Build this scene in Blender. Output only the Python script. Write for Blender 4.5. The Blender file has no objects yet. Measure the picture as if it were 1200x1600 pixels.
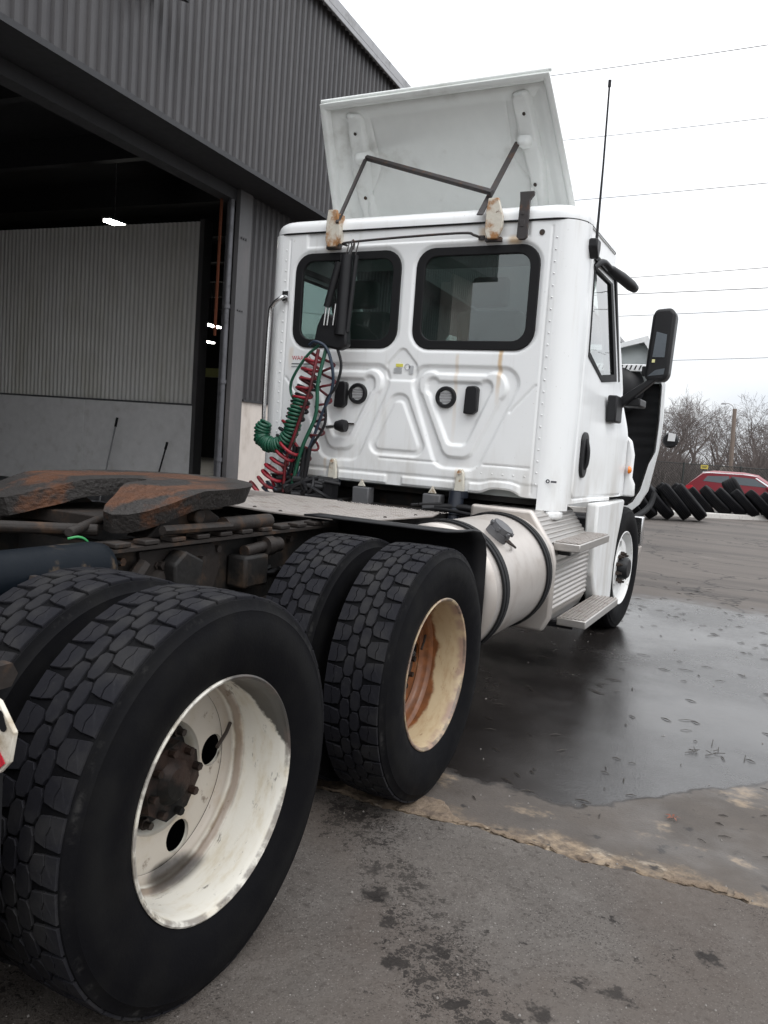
import bpy, bmesh, math, random
import numpy as np
from mathutils import Vector, Matrix
random.seed(7); rng = np.random.default_rng(5)
PI = math.pi
S = bpy.context.scene
C = S.collection

# ------------------------------------------------------------------ camera, sky, sun, exposure
CAM = Vector((2.36560672, -1.59758095, 1.42985882))
yaw, pitch, roll = -.464677913, -.0886399825, .0711845542
f_ = Vector((math.sin(yaw)*math.cos(pitch), math.cos(yaw)*math.cos(pitch), math.sin(pitch)))
r_ = Vector((math.cos(yaw), -math.sin(yaw), 0)); u_ = r_.cross(f_)
r2 = math.cos(roll)*r_ + math.sin(roll)*u_; u2 = -math.sin(roll)*r_ + math.cos(roll)*u_
cd = bpy.data.cameras.new('camera'); cam = bpy.data.objects.new('camera', cd); C.objects.link(cam)
m = Matrix.Identity(4)
for i in range(3):
    m[i][0], m[i][1], m[i][2], m[i][3] = r2[i], u2[i], -f_[i], CAM[i]
cam.matrix_world = m
cd.sensor_fit = 'VERTICAL'; cd.sensor_height = 36; cd.lens = 1267.1/1600*36
cd.clip_start = .05; cd.clip_end = 2000
S.camera = cam

W = bpy.data.worlds.new('World'); S.world = W; W.use_nodes = True
nt = W.node_tree; nd = nt.nodes; lk = nt.links
SUN_EL, SUN_AZ = math.radians(50), math.radians(125)     # azimuth clockwise from +y
sky = nd.new('ShaderNodeTexSky'); sky.sky_type = 'NISHITA'; sky.sun_disc = False
sky.sun_elevation = SUN_EL; sky.sun_rotation = SUN_AZ
bg = nd['Background']; bg.inputs[1].default_value = .1
tc = nd.new('ShaderNodeTexCoord'); sep = nd.new('ShaderNodeSeparateXYZ'); lk.new(tc.outputs['Generated'], sep.inputs[0])
mr = nd.new('ShaderNodeMapRange'); lk.new(sep.outputs[2], mr.inputs[0])
mr.inputs[1].default_value = 0; mr.inputs[2].default_value = 1; mr.inputs[3].default_value = 7.4; mr.inputs[4].default_value = 22.8
mp = nd.new('ShaderNodeMapping'); mp.inputs['Scale'].default_value = (1, 1, 3.2); lk.new(tc.outputs['Generated'], mp.inputs[0])
nz = nd.new('ShaderNodeTexNoise'); nz.inputs['Scale'].default_value = 2.2; nz.inputs['Detail'].default_value = 6; lk.new(mp.outputs[0], nz.inputs['Vector'])
cr = nd.new('ShaderNodeValToRGB'); lk.new(nz.outputs[0], cr.inputs[0])
cr.color_ramp.elements[0].position = .33; cr.color_ramp.elements[0].color = (.78, .825, .89, 1)
cr.color_ramp.elements[1].position = .62; cr.color_ramp.elements[1].color = (1.03, 1.03, 1.03, 1)
mul = nd.new('ShaderNodeVectorMath'); mul.operation = 'SCALE'; lk.new(cr.outputs[0], mul.inputs[0]); lk.new(mr.outputs[0], mul.inputs['Scale'])
mx = nd.new('ShaderNodeMix'); mx.data_type = 'RGBA'; mx.inputs[0].default_value = .93
lk.new(sky.outputs[0], mx.inputs[6]); lk.new(mul.outputs[0], mx.inputs[7]); lk.new(mx.outputs[2], bg.inputs[0])

sd = bpy.data.lights.new('sun', 'SUN'); sd.energy = .55; sd.angle = math.radians(25); sd.color = (1, .97, .93)
so = bpy.data.objects.new('sun', sd); C.objects.link(so); so.location = (0, 0, 30)
so.rotation_euler = (PI/2 - SUN_EL, 0, -SUN_AZ + PI) if False else (0, 0, 0)
sdir = Vector((math.sin(SUN_AZ)*math.cos(SUN_EL), math.cos(SUN_AZ)*math.cos(SUN_EL), math.sin(SUN_EL)))
so.rotation_euler = sdir.to_track_quat('Z', 'Y').to_euler()
S.view_settings.view_transform = 'Standard'; S.view_settings.look = 'None'
S.view_settings.exposure = .38; S.view_settings.gamma = 1; S.view_settings.use_curve_mapping = False

# ------------------------------------------------------------------ material helpers
class NT:
    def __init__(s, name):
        s.m = bpy.data.materials.new(name); s.m.use_nodes = True
        s.t = s.m.node_tree; s.b = s.t.nodes['Principled BSDF']
        s.tc = s.t.nodes.new('ShaderNodeTexCoord')
    def node(s, typ, ins=None, **kw):
        n = s.t.nodes.new('ShaderNode'+typ)
        for k, v in kw.items(): setattr(n, k, v)
        for k, v in (ins or {}).items(): s.set(n.inputs[k], v)
        return n
    def set(s, sock, v):
        if isinstance(v, bpy.types.NodeSocket): s.t.links.new(v, sock)
        elif isinstance(v, (tuple, list)) and len(v) == 3 and sock.type == 'RGBA': sock.default_value = (*v, 1)
        else: sock.default_value = v
    def obj(s, scale=(1, 1, 1), loc=(0, 0, 0)):
        return s.node('Mapping', {0: s.tc.outputs['Object'], 'Scale': scale, 'Location': loc}).outputs[0]
    def noise(s, scale, detail=4, vec=None, rough=.55, dist=0):
        return s.node('TexNoise', {'Vector': vec or s.tc.outputs['Object'], 'Scale': scale, 'Detail': detail, 'Roughness': rough, 'Distortion': dist}).outputs[0]
    def ramp(s, v, lo, hi, a=0., b=1.):
        return s.node('MapRange', {0: v, 1: lo, 2: hi, 3: a, 4: b}, interpolation_type='SMOOTHSTEP').outputs[0]
    def math(s, op, a, b=0., c=None):
        ins = {0: a, 1: b}
        if c is not None: ins[2] = c
        return s.node('Math', ins, operation=op).outputs[0]
    def mix(s, fac, a, b):
        n = s.node('Mix', data_type='RGBA')
        s.set(n.inputs[0], fac); s.set(n.inputs[6], a); s.set(n.inputs[7], b)
        return n.outputs[2]
    def xyz(s, vec=None):
        n = s.node('SeparateXYZ', {0: vec or s.tc.outputs['Object']}); return n.outputs[0], n.outputs[1], n.outputs[2]
    def bump(s, h, strength=.3, dist=.01, prev=None):
        ins = {'Strength': strength, 'Distance': dist, 'Height': h}
        if prev: ins['Normal'] = prev
        return s.node('Bump', ins).outputs[0]
    def out(s, col=None, rough=None, metal=None, normal=None, **kw):
        if col is not None: s.set(s.b.inputs['Base Color'], col)
        if rough is not None: s.set(s.b.inputs['Roughness'], rough)
        if metal is not None: s.set(s.b.inputs['Metallic'], metal)
        if normal is not None: s.set(s.b.inputs['Normal'], normal)
        for k, v in kw.items(): s.set(s.b.inputs[k.replace('_', ' ')], v)
        return s.m

def mat(name, col, rough=.5, metal=0., dirt=None, dscale=6, dlo=.5, dhi=.75, bump=0, bscale=40, var=.12, coat=0, layers=(), spec=None, stretch=None):
    """plain surface: small tonal variation, an optional dirt colour in noise patches, optional extra layers (colour, scale, lo, hi)"""
    n = NT(name)
    vec = n.obj(stretch) if stretch else None
    v = n.noise(9, 5, vec)
    c = n.mix(v, tuple(x*(1-var) for x in col), tuple(min(1, x*(1+var)) for x in col))
    ro = n.math('ADD', n.math('MULTIPLY', n.noise(17, 3), .16), rough-.08)
    if dirt:
        k = n.ramp(n.noise(dscale, 6, vec, .62), dlo, dhi)
        c = n.mix(k, c, dirt); ro = n.math('ADD', ro, n.math('MULTIPLY', k, .15))
    for (lc, ls, lo, hi) in layers:
        c = n.mix(n.ramp(n.noise(ls, 6, n.obj((1, 1, 1), (ls, 3.1, 7.7)), .65), lo, hi), c, lc)
    nor = n.bump(n.noise(bscale, 5), bump, .006) if bump else None
    kw = {}
    if coat: kw['Coat_Weight'] = coat; kw['Coat_Roughness'] = .08
    if spec is not None: kw['Specular_IOR_Level'] = spec
    return n.out(c, ro, metal, nor, **kw)

def emit(name, col, strength):
    n = NT(name); return n.out((0, 0, 0), .5, Emission_Color=(*col, 1), Emission_Strength=strength)

# ------------------------------------------------------------------ mesh helpers
ORG = {}
class MB:
    def __init__(s): s.v = []; s.f = []
    def add(s, vs, fs):
        k = len(s.v); s.v += [tuple(p) for p in vs]; s.f += [tuple(i+k for i in f) for f in fs]; return s
    def box(s, a, b):
        x0, y0, z0 = [min(p, q) for p, q in zip(a, b)]; x1, y1, z1 = [max(p, q) for p, q in zip(a, b)]
        return s.add([(x0,y0,z0),(x1,y0,z0),(x1,y1,z0),(x0,y1,z0),(x0,y0,z1),(x1,y0,z1),(x1,y1,z1),(x0,y1,z1)],
                     [(0,3,2,1),(4,5,6,7),(0,1,5,4),(1,2,6,5),(2,3,7,6),(3,0,4,7)])
    def prism(s, poly, axis, d0, d1):
        """poly: 2-D outline; axis 'x': (y,z), 'y': (x,z), 'z': (x,y)"""
        def P(q, d): return {'x': (d, q[0], q[1]), 'y': (q[0], d, q[1]), 'z': (q[0], q[1], d)}[axis]
        n = len(poly); vs = [P(q, d0) for q in poly] + [P(q, d1) for q in poly]
        return s.add(vs, [tuple(range(n))[::-1], tuple(range(n, 2*n))] + [(i, (i+1) % n, n+(i+1) % n, n+i) for i in range(n)])
    def ring(s, outer, inner, axis, d0, d1):
        def P(q, d): return {'x': (d, q[0], q[1]), 'y': (q[0], d, q[1]), 'z': (q[0], q[1], d)}[axis]
        n = len(outer); vs = [P(q, d0) for q in outer]+[P(q, d0) for q in inner]+[P(q, d1) for q in outer]+[P(q, d1) for q in inner]
        fs = []
        for i in range(n):
            j = (i+1) % n
            fs += [(i, j, n+j, n+i), (2*n+i, 3*n+i, 3*n+j, 2*n+j), (i, 2*n+i, 2*n+j, j), (n+i, n+j, 3*n+j, 3*n+i)]
        return s.add(vs, fs)
    def tube(s, pts, r, n=8, caps=True):
        pts = [Vector(p) for p in pts]; k = len(pts)
        rs = r if isinstance(r, (list, tuple)) else [r]*k
        t0 = (pts[1]-pts[0]).normalized()
        ref = Vector((0, 0, 1)) if abs(t0.z) < .9 else Vector((1, 0, 0))
        nrm = t0.cross(ref).normalized(); vs = []
        for i in range(k):
            t = (pts[min(i+1, k-1)]-pts[max(i-1, 0)])
            t = t.normalized() if t.length > 1e-9 else t0
            nrm = (nrm - t*nrm.dot(t))
            nrm = nrm.normalized() if nrm.length > 1e-6 else t.orthogonal().normalized()
            b = t.cross(nrm)
            for j in range(n):
                a = 2*PI*j/n; vs.append(pts[i]+(nrm*math.cos(a)+b*math.sin(a))*rs[i])
        fs = [(i*n+j, i*n+(j+1) % n, (i+1)*n+(j+1) % n, (i+1)*n+j) for i in range(k-1) for j in range(n)]
        if caps: fs += [tuple(range(n))[::-1], tuple((k-1)*n+j for j in range(n))]
        return s.add(vs, fs)
    def cyl(s, a, b, r0, r1=None, n=24): return s.tube([a, b], [r0, r0 if r1 is None else r1], n)
    def lathe(s, prof, n=64, axis='x', o=(0, 0, 0), a0=0, a1=2*PI, closed=False):
        """prof: (axial, radius)"""
        full = abs(a1-a0-2*PI) < 1e-6; m = n if full else n+1; k = len(prof); vs = []
        for i in range(m):
            a = a0+(a1-a0)*i/n; c, q = math.cos(a), math.sin(a)
            for (x, r) in prof:
                p = {'x': (x, r*c, r*q), 'y': (r*q, x, r*c), 'z': (r*c, r*q, x)}[axis]
                vs.append((p[0]+o[0], p[1]+o[1], p[2]+o[2]))
        fs = []
        for i in range(n):
            j = (i+1) % m
            for t in range(k if closed else k-1):
                t2 = (t+1) % k; fs.append((i*k+t, i*k+t2, j*k+t2, j*k+t))
        return s.add(vs, fs)
    def grid(s, P, keep=None):
        """P: array (nu, nv, 3)"""
        nu, nv = P.shape[:2]; k = len(s.v)
        s.v += [tuple(p) for p in P.reshape(-1, 3).tolist()]
        i, j = np.meshgrid(np.arange(nu-1), np.arange(nv-1), indexing='ij')
        q = np.stack([i*nv+j, (i+1)*nv+j, (i+1)*nv+j+1, i*nv+j+1], -1)
        q = q[keep] if keep is not None else q.reshape(-1, 4)
        s.f += [tuple(x) for x in (q.reshape(-1, 4)+k).tolist()]
        return s
    def dome(s, c, r, n=8, m=3, axis=(0, -1, 0)):
        ax = Vector(axis); q = ax.to_track_quat('Z', 'Y'); vs = []; 
        for i in range(m):
            a = PI/2*i/m
            for j in range(n):
                vs.append(Vector(c)+q @ Vector((r*math.cos(a)*math.cos(2*PI*j/n), r*math.cos(a)*math.sin(2*PI*j/n), r*.7*math.sin(a))))
        vs.append(Vector(c)+q @ Vector((0, 0, r*.7)))
        fs = [(i*n+j, i*n+(j+1) % n, (i+1)*n+(j+1) % n, (i+1)*n+j) for i in range(m-1) for j in range(n)]
        fs += [((m-1)*n+j, (m-1)*n+(j+1) % n, m*n) for j in range(n)]
        return s.add(vs, fs)
    def mesh(s, name, smooth=None, shift=(0, 0, 0)):
        me = bpy.data.meshes.new(name)
        me.from_pydata([(a-shift[0], b-shift[1], c-shift[2]) for a, b, c in s.v] if any(shift) else s.v, [], s.f)
        bm = bmesh.new(); bm.from_mesh(me); bmesh.ops.recalc_face_normals(bm, faces=bm.faces); bm.to_mesh(me); bm.free()
        if smooth is not None:
            me.polygons.foreach_set('use_smooth', [True]*len(me.polygons))
            if smooth < 180: me.set_sharp_from_angle(angle=math.radians(smooth))
        return me
    def build(s, name, mt, parent=None, loc=None, smooth=None, bevel=0, kind=None, raw=False, label=None, segs=2):
        po = ORG.get(parent.name, Vector()) if parent else Vector()
        L = po if (loc is None or raw) else Vector(loc)
        me = s.mesh(name, smooth, (0, 0, 0) if raw else tuple(L))
        o = bpy.data.objects.new(name, me); C.objects.link(o)
        if mt: me.materials.append(mt)
        if parent: o.parent = parent
        o.location = (0, 0, 0) if raw else L-po
        ORG[o.name] = Vector(L)
        if bevel:
            b = o.modifiers.new('bevel', 'BEVEL'); b.width = bevel; b.segments = segs; b.limit_method = 'ANGLE'; b.angle_limit = math.radians(35)
            b.harden_normals = False
            if smooth is None:
                me.polygons.foreach_set('use_smooth', [True]*len(me.polygons)); me.set_sharp_from_angle(angle=math.radians(30))
        if kind: o['kind'] = kind
        if label: o['label'] = label
        return o

def thing(name, label, cat, loc=(0, 0, 0), rz=0, group=None):
    o = bpy.data.objects.new(name, None); C.objects.link(o); o.location = loc; o.rotation_euler = (0, 0, rz)
    o.empty_display_size = .2; tag(o, label, cat, group); ORG[o.name] = Vector(loc); return o
def tag(o, label, cat, group=None):
    o['label'] = label; o['category'] = cat
    if group: o['group'] = group
    return o
def place(name, me, parent, loc, rot=(0, 0, 0)):
    o = bpy.data.objects.new(name, me); C.objects.link(o); o.parent = parent
    o.location = Vector(loc)-(ORG[parent.name] if parent else Vector()); o.rotation_euler = rot; ORG[o.name] = Vector(loc); return o
def copy_tree(o, parent=None):
    c = o.copy(); C.objects.link(c)
    if parent: c.parent = parent
    for ch in o.children: copy_tree(ch, c)
    return c
def spline(pts, n=8):
    P = [Vector(p) for p in pts]; P = [P[0]*2-P[1]]+P+[P[-1]*2-P[-2]]; out = []
    for i in range(1, len(P)-2):
        for k in range(n):
            t = k/n; a, b, c, d = P[i-1:i+3]
            out.append(.5*((2*b)+(c-a)*t+(2*a-5*b+4*c-d)*t*t+(3*b-a-3*c+d)*t**3))
    return out+[P[-2]]
def helix(path, rad, turns, n=14, squash=.7):
    pts = spline(path, 12); out = []; N = int(turns*n)
    ref = Vector((0, -1, 0))
    for i in range(N+1):
        t = i/N*(len(pts)-1); k = min(int(t), len(pts)-2); p = pts[k].lerp(pts[k+1], t-k)
        d = (pts[k+1]-pts[k]).normalized(); a = d.cross(ref).normalized(); b = d.cross(a)
        rr = rad*(1+.12*math.sin(i*.13+rad*90)); ph = 2*PI*i/n
        out.append(p+a*math.cos(ph)*rr+b*math.sin(ph)*rr*squash)
    return out
def rrect(x0, x1, z0, z1, r, n=6):
    out = []
    for cx, cz, a in ((x1-r, z1-r, 0), (x0+r, z1-r, PI/2), (x0+r, z0+r, PI), (x1-r, z0+r, 1.5*PI)):
        for i in range(n+1): out.append((cx+r*math.cos(a+PI/2*i/n), cz+r*math.sin(a+PI/2*i/n)))
    return out
def sd_poly(X, Z, poly):
    """signed distance to a polygon, numpy"""
    d = np.full(X.shape, 1e9); inside = np.zeros(X.shape, bool); n = len(poly)
    for i in range(n):
        (ax, az), (bx, bz) = poly[i], poly[(i+1) % n]
        ex, ez = bx-ax, bz-az; wx, wz = X-ax, Z-az
        t = np.clip((wx*ex+wz*ez)/(ex*ex+ez*ez), 0, 1)
        d = np.minimum(d, (wx-ex*t)**2+(wz-ez*t)**2)
        c = ((az <= Z) & (bz > Z)) | ((bz <= Z) & (az > Z))
        with np.errstate(divide='ignore', invalid='ignore'):
            xi = ax+(Z-az)/(bz-az)*ex if bz != az else np.full(X.shape, np.inf)
        inside ^= c & (X < xi)
    d = np.sqrt(d); return np.where(inside, -d, d)
def rounded(poly, r):
    """shrink + grow: returns a function giving the distance to the polygon with rounded corners"""
    cx = sum(p[0] for p in poly)/len(poly); cz = sum(p[1] for p in poly)/len(poly)
    n = len(poly); out = []
    area = sum(poly[i][0]*poly[(i+1) % n][1]-poly[(i+1) % n][0]*poly[i][1] for i in range(n)); sg = 1 if area > 0 else -1
    for i in range(n):
        a, b, c = Vector(poly[i-1]), Vector(poly[i]), Vector(poly[(i+1) % n])
        d1, d2 = (b-a).normalized(), (c-b).normalized()
        n1, n2 = Vector((-d1.y, d1.x))*sg, Vector((-d2.y, d2.x))*sg
        mt = (n1+n2).normalized(); out.append(tuple(b+mt*(r/max(.3, mt.dot(n1)))))
    return lambda X, Z: sd_poly(X, Z, out)-r
def sstep(x, a, b):
    t = np.clip((x-a)/(b-a), 0, 1); return t*t*(3-2*t)

# ------------------------------------------------------------------ materials
def mat_rubber(name, base=.017, dust=.06, spec=.35):
    n = NT(name)
    k = n.ramp(n.noise(7, 6), .42, .75); fine = n.noise(120, 4)
    c = n.mix(n.math('MULTIPLY', k, .55), (base, base, base*1.25), (dust, dust*.97, dust*.93))
    x, y, z = n.xyz(); rad = n.math('SQRT', n.math('ADD', n.math('MULTIPLY', y, y), n.math('MULTIPLY', z, z)))
    band = n.math('MULTIPLY', n.ramp(n.math('ABSOLUTE', n.math('SUBTRACT', rad, .425)), .0, .05, 1, 0), n.ramp(n.noise(3, 6, None, .65), .35, .65))
    c = n.mix(n.math('MULTIPLY', band, .6), c, (dust*1.2, dust*1.2, dust*1.2))
    sc = n.math('MULTIPLY', n.ramp(n.math('ABSOLUTE', n.math('SUBTRACT', rad, .488)), .0, .012, 1, 0), n.ramp(n.noise(16, 6, None, .7), .50, .66))
    c = n.mix(n.math('MULTIPLY', sc, .7), c, (dust*3.5, dust*3.4, dust*3.3))
    c = n.mix(n.ramp(fine, .62, .8, 0, .35), c, (dust*1.4, dust*1.35, dust*1.3))
    ro = n.math('ADD', n.math('MULTIPLY', n.noise(22, 4), .25), .50)
    return n.out(c, ro, 0, n.bump(n.math('ADD', fine, n.math('MULTIPLY', n.noise(30, 3), .6)), .25, .002), Specular_IOR_Level=spec)
M_tyre = mat_rubber('tyre_sidewall', .0042, .010, .07)
M_tread = mat_rubber('tyre_tread', .013, .042, .10)
M_oldtyre = mat_rubber('old_tyre', .005, .012, .08)
def mat_paint(name, extra=True):
    n = NT(name); x, y, z = n.xyz()
    c = n.mix(n.noise(3, 4), (.79, .80, .80), (.84, .85, .85))
    st = n.noise(1, 6, n.obj((14, 14, 1.1)), .6)
    c = n.mix(n.math('MULTIPLY', n.ramp(st, .52, .8), .30), c, (.44, .40, .34))
    c = n.mix(n.ramp(n.noise(26, 5), .68, .8, 0, .25), c, (.3, .28, .25))
    if extra:   # rust run-off stains under fittings: (x, top z, length, width, strength)
        for (sx, sz, sl, sw, ss) in ((.69, 2.05, .42, .022, .75), (.40, 2.0, .75, .02, .28), (.45, 1.26, .12, .018, .3), (-.62, 2.78, .10, .06, .5), (.53, 2.80, .10, .07, .6), (.72, 2.74, .06, .06, .7), (-.55, 1.26, .12, .018, .3), (-.9, 2.03, .2, .03, .25)):
            dx = n.math('ABSOLUTE', n.math('SUBTRACT', n.math('ADD', x, n.math('MULTIPLY', n.math('SUBTRACT', n.noise(9), .5), .03)), sx))
            mx_ = n.ramp(dx, sw*.2, sw, 1, 0)
            mz = n.math('MULTIPLY', n.ramp(z, sz-sl, sz-.02, 0, 1), n.ramp(z, sz, sz+.03, 1, 0))
            c = n.mix(n.math('MULTIPLY', n.math('MULTIPLY', mx_, mz), ss), c, (.55, .33, .10))
    film = n.math('MULTIPLY', n.ramp(z, 1.12, 1.5, .45, 0), n.ramp(n.noise(3.2, 6, n.obj((1.6, 1.6, .5)), .65), .38, .7))
    c = n.mix(film, c, (.40, .36, .30))
    spot = n.ramp(n.noise(60, 3), .70, .76, 0, .35); c = n.mix(spot, c, (.25, .2, .15))
    ro = n.math('ADD', n.math('MULTIPLY', n.noise(11, 4), .15), .26)
    return n.out(c, ro, 0, n.bump(n.noise(2.2, 2), .05, .02), Coat_Weight=.3, Coat_Roughness=.12)
M_white = mat_paint('white_cab_paint')
M_white2 = mat_paint('white_plain_paint', False)
M_fairing = mat('fairing_inside', (.77, .79, .77), .5, dirt=(.38, .37, .33), dscale=3, dlo=.55, dhi=.9, var=.06, bump=.05)
M_blk = mat('black_plastic', (.012, .012, .0135), .45, var=.3, bump=.08, bscale=200, spec=.3)
M_blkm = mat('black_rubber_trim', (.008, .008, .009), .6, var=.3, spec=.25)
M_frame = mat('greasy_frame', (.014, .013, .0125), .6, dirt=(.055, .036, .023), dscale=8, dlo=.5, dhi=.8, bump=.5, bscale=30, layers=(((.005, .005, .005), 5, .5, .7),), spec=.25)
M_grime = mat('oily_steel', (.022, .018, .016), .6, dirt=(.075, .042, .024), dscale=9, dlo=.5, dhi=.75, bump=.6, bscale=26, spec=.25)
M_alu = mat('brushed_aluminium', (.47, .45, .43), .40, .85, dirt=(.34, .31, .27), dscale=7, dlo=.45, dhi=.85, var=.06, stretch=(1, .3, 3))
M_alutank = mat('tank_aluminium', (.54, .50, .465), .42, .7, dirt=(.36, .31, .27), dscale=4, dlo=.45, dhi=.85, var=.05)
M_alud = mat('dirty_aluminium', (.42, .385, .36), .5, .6, dirt=(.22, .18, .15), dscale=9, dlo=.45, dhi=.8, var=.12)
M_chrome = mat('bright_metal', (.6, .6, .6), .22, 1., var=.1, dirt=(.25, .22, .2), dlo=.5, dhi=.9)
M_grey = mat('grey_rubber', (.10, .10, .105), .6, dirt=(.2, .19, .18), dlo=.5, dhi=.9)
M_rustw = mat('rusty_white_bracket', (.60, .56, .48), .6, dirt=(.33, .16, .06), dscale=9, dlo=.44, dhi=.62, bump=.4, bscale=40, layers=(((.10, .04, .015), 21, .62, .70),))
M_rustw2 = mat('grimy_cream_bracket', (.60, .57, .49), .6, dirt=(.30, .20, .11), dscale=16, dlo=.54, dhi=.7, bump=.4, bscale=40)
M_bar = mat('dark_rusty_bar', (.035, .030, .030), .6, dirt=(.11, .055, .03), dscale=14, dlo=.5, dhi=.75, bump=.3)
M_blue = mat('dark_blue_tank', (.0035, .006, .0095), .55, dirt=(.07, .052, .036), dscale=9, dlo=.56, dhi=.68, bump=.15, spec=.1)
M_seat = mat('grey_seat_cloth', (.26, .30, .28), .9, var=.2)
M_cabin = mat('cabin_trim', (.34, .36, .35), .8)
M_red = mat('red_hose', (.26, .010, .022), .45, dirt=(.05, .008, .008), dscale=8, dlo=.42, dhi=.7)
M_dred = mat('dark_red_hose', (.13, .010, .016), .4, dirt=(.02, .006, .006), dscale=10, dlo=.4, dhi=.7)
M_green = mat('green_hose', (.008, .075, .042), .4, dirt=(.01, .03, .02), dlo=.5, dhi=.9)
M_bluh = mat('blue_hose', (.018, .032, .055), .4, dirt=(.01, .015, .03))
M_yel = mat('yellow_fitting', (.62, .47, .05), .45, dirt=(.2, .14, .03))
M_orange = mat('amber_lens', (.85, .22, .01), .2, coat=.5)
M_tape = mat('red_reflector', (.45, .015, .03), .3)
M_decal = mat('decal_yellow', (.65, .60, .10), .5); M_decalg = mat('decal_grey', (.45, .46, .47), .5); M_decalr = mat('decal_red', (.45, .03, .04), .5); M_decald = mat('decal_dark', (.06, .06, .07), .5)
M_nut = mat('dark_nut', (.05, .04, .035), .5, .5, dirt=(.12, .06, .03))
def mat_rim(name, rust):
    n = NT(name); x, y, z = n.xyz()
    r = n.math('SQRT', n.math('ADD', n.math('MULTIPLY', y, y), n.math('MULTIPLY', z, z)))
    c = n.mix(n.noise(5, 4), (.70, .68, .62), (.60, .57, .50)) if not rust else n.mix(n.noise(6, 4), (.54, .44, .29), (.42, .32, .19))
    ang = n.obj((5, 1.6, 1.6))
    c = n.mix(n.math('MULTIPLY', n.ramp(n.noise(6, 6, ang, .65), .46, .72), .5 if not rust else .5), c, (.46, .38, .24) if not rust else (.33, .20, .10))
    c = n.mix(n.math('MULTIPLY', n.ramp(n.noise(13, 6, n.obj((3, 1, 1), (3, 1, 2)), .7), .60, .70), .9), c, (.10, .085, .07) if not rust else (.20, .10, .045))
    # seam between barrel and disc collects brown dirt / rust
    seam = n.ramp(n.math('ABSOLUTE', n.math('SUBTRACT', x, n.math('ADD', -.034, n.math('MULTIPLY', n.math('SUBTRACT', n.noise(12), .5), .02)))), .004, .016, 1, 0)
    c = n.mix(n.math('MULTIPLY', seam, .8), c, (.13, .075, .04))
    seam2 = n.ramp(n.math('ABSOLUTE', n.math('ADD', x, .066)), .006, .022, 1, 0)
    c = n.mix(n.math('MULTIPLY', seam2, .55), c, (.16, .10, .06))
    if rust:
        k = n.math('MULTIPLY', n.ramp(n.math('ADD', x, n.math('MULTIPLY', n.math('SUBTRACT', n.noise(7, 5), .5), .09)), -.012, .004, 1, 0), n.ramp(n.noise(9, 6, None, .65), .25, .42))
        c = n.mix(k, c, n.mix(n.noise(25, 5), (.035, .018, .012), (.30, .10, .025)))
        c = n.mix(n.math('MULTIPLY', n.ramp(x, .075, .105), n.ramp(n.noise(14, 5), .35, .6)), c, (.30, .20, .15))
    else:   # black scrape at upper front of the barrel and a dark oil smear on the lower rear of the disc
        f = n.math('ADD', n.math('ADD', z, n.math('MULTIPLY', y, .62)), n.math('ADD', n.math('MULTIPLY', n.noise(13, 6, None, .7), .10), n.math('MULTIPLY', n.math('SUBTRACT', x, .1), 1.1)))
        k = n.math('MULTIPLY', n.ramp(f, .285, .305), n.ramp(y, -.03, .02))
        c = n.mix(n.math('MULTIPLY', k, .95), c, (.022, .020, .019))
        dy = n.math('DIVIDE', n.math('SUBTRACT', y, .03), .13); dz = n.math('DIVIDE', n.math('ADD', z, .262), .036)
        q = n.ramp(n.math('ADD', n.math('ADD', n.math('MULTIPLY', dy, dy), n.math('MULTIPLY', dz, dz)), n.math('MULTIPLY', n.noise(14, 4), .9)), .55, 1.35, 1, 0)
        c = n.mix(n.math('MULTIPLY', n.math('MULTIPLY', q, n.ramp(x, .0, -.03)), .92), c, (.02, .015, .012))
    lip = n.math('MULTIPLY', n.ramp(x, .108, .114), n.ramp(n.noise(20, 5), .4, .6))
    c = n.mix(n.math('MULTIPLY', lip, .7), c, (.09, .07, .06))
    return n.out(c, n.math('ADD', n.math('MULTIPLY', n.noise(15, 4), .2), .36), 0, n.bump(n.noise(35, 5), .25, .003), Coat_Weight=.15)
M_rimw = mat_rim('white_rim', False); M_rimr = mat_rim('rusty_rim', True)
M_rimf = mat('front_rim_white', (.75, .75, .74), .35, dirt=(.25, .2, .15), dscale=12, dlo=.55, dhi=.8)
M_hub = mat('brown_oily_hub', (.030, .018, .014), .5, dirt=(.005, .0045, .004), dscale=8, dlo=.42, dhi=.6, bump=.7, bscale=30, spec=.2)
def mat_fifth():
    n = NT('fifth_wheel_steel')
    x, y, z = n.xyz()
    rr = n.math('SQRT', n.math('ADD', n.math('MULTIPLY', x, x), n.math('MULTIPLY', n.math('SUBTRACT', y, .05), n.math('SUBTRACT', y, .05))))
    ring = n.math('MULTIPLY', n.ramp(rr, .20, .27), n.ramp(rr, .36, .44, 1, 0))
    k = n.math('MULTIPLY', n.ramp(n.math('ADD', n.noise(6, 6, n.obj((1, .7, 1)), .65), n.math('MULTIPLY', ring, .16)), .53, .66), .9)
    c = n.mix(n.noise(7, 5), (.018, .0165, .016), (.045, .040, .037))
    rc = n.mix(n.noise(17, 6), (.045, .026, .019), (.15, .058, .024))
    c = n.mix(k, c, rc)
    c = n.mix(n.ramp(n.noise(3, 5, n.obj((1, 1, 1), (4, 2, 9))), .52, .66, 0, .8), c, (.018, .016, .015))
    return n.out(c, n.math('ADD', n.math('MULTIPLY', n.noise(12, 4), .3), .42), .2, n.bump(n.math('ADD', n.noise(18, 6, None, .65), n.math('MULTIPLY', n.noise(70, 4), .5)), .9, .012), Specular_IOR_Level=.3)
M_fifth = mat_fifth()
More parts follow.
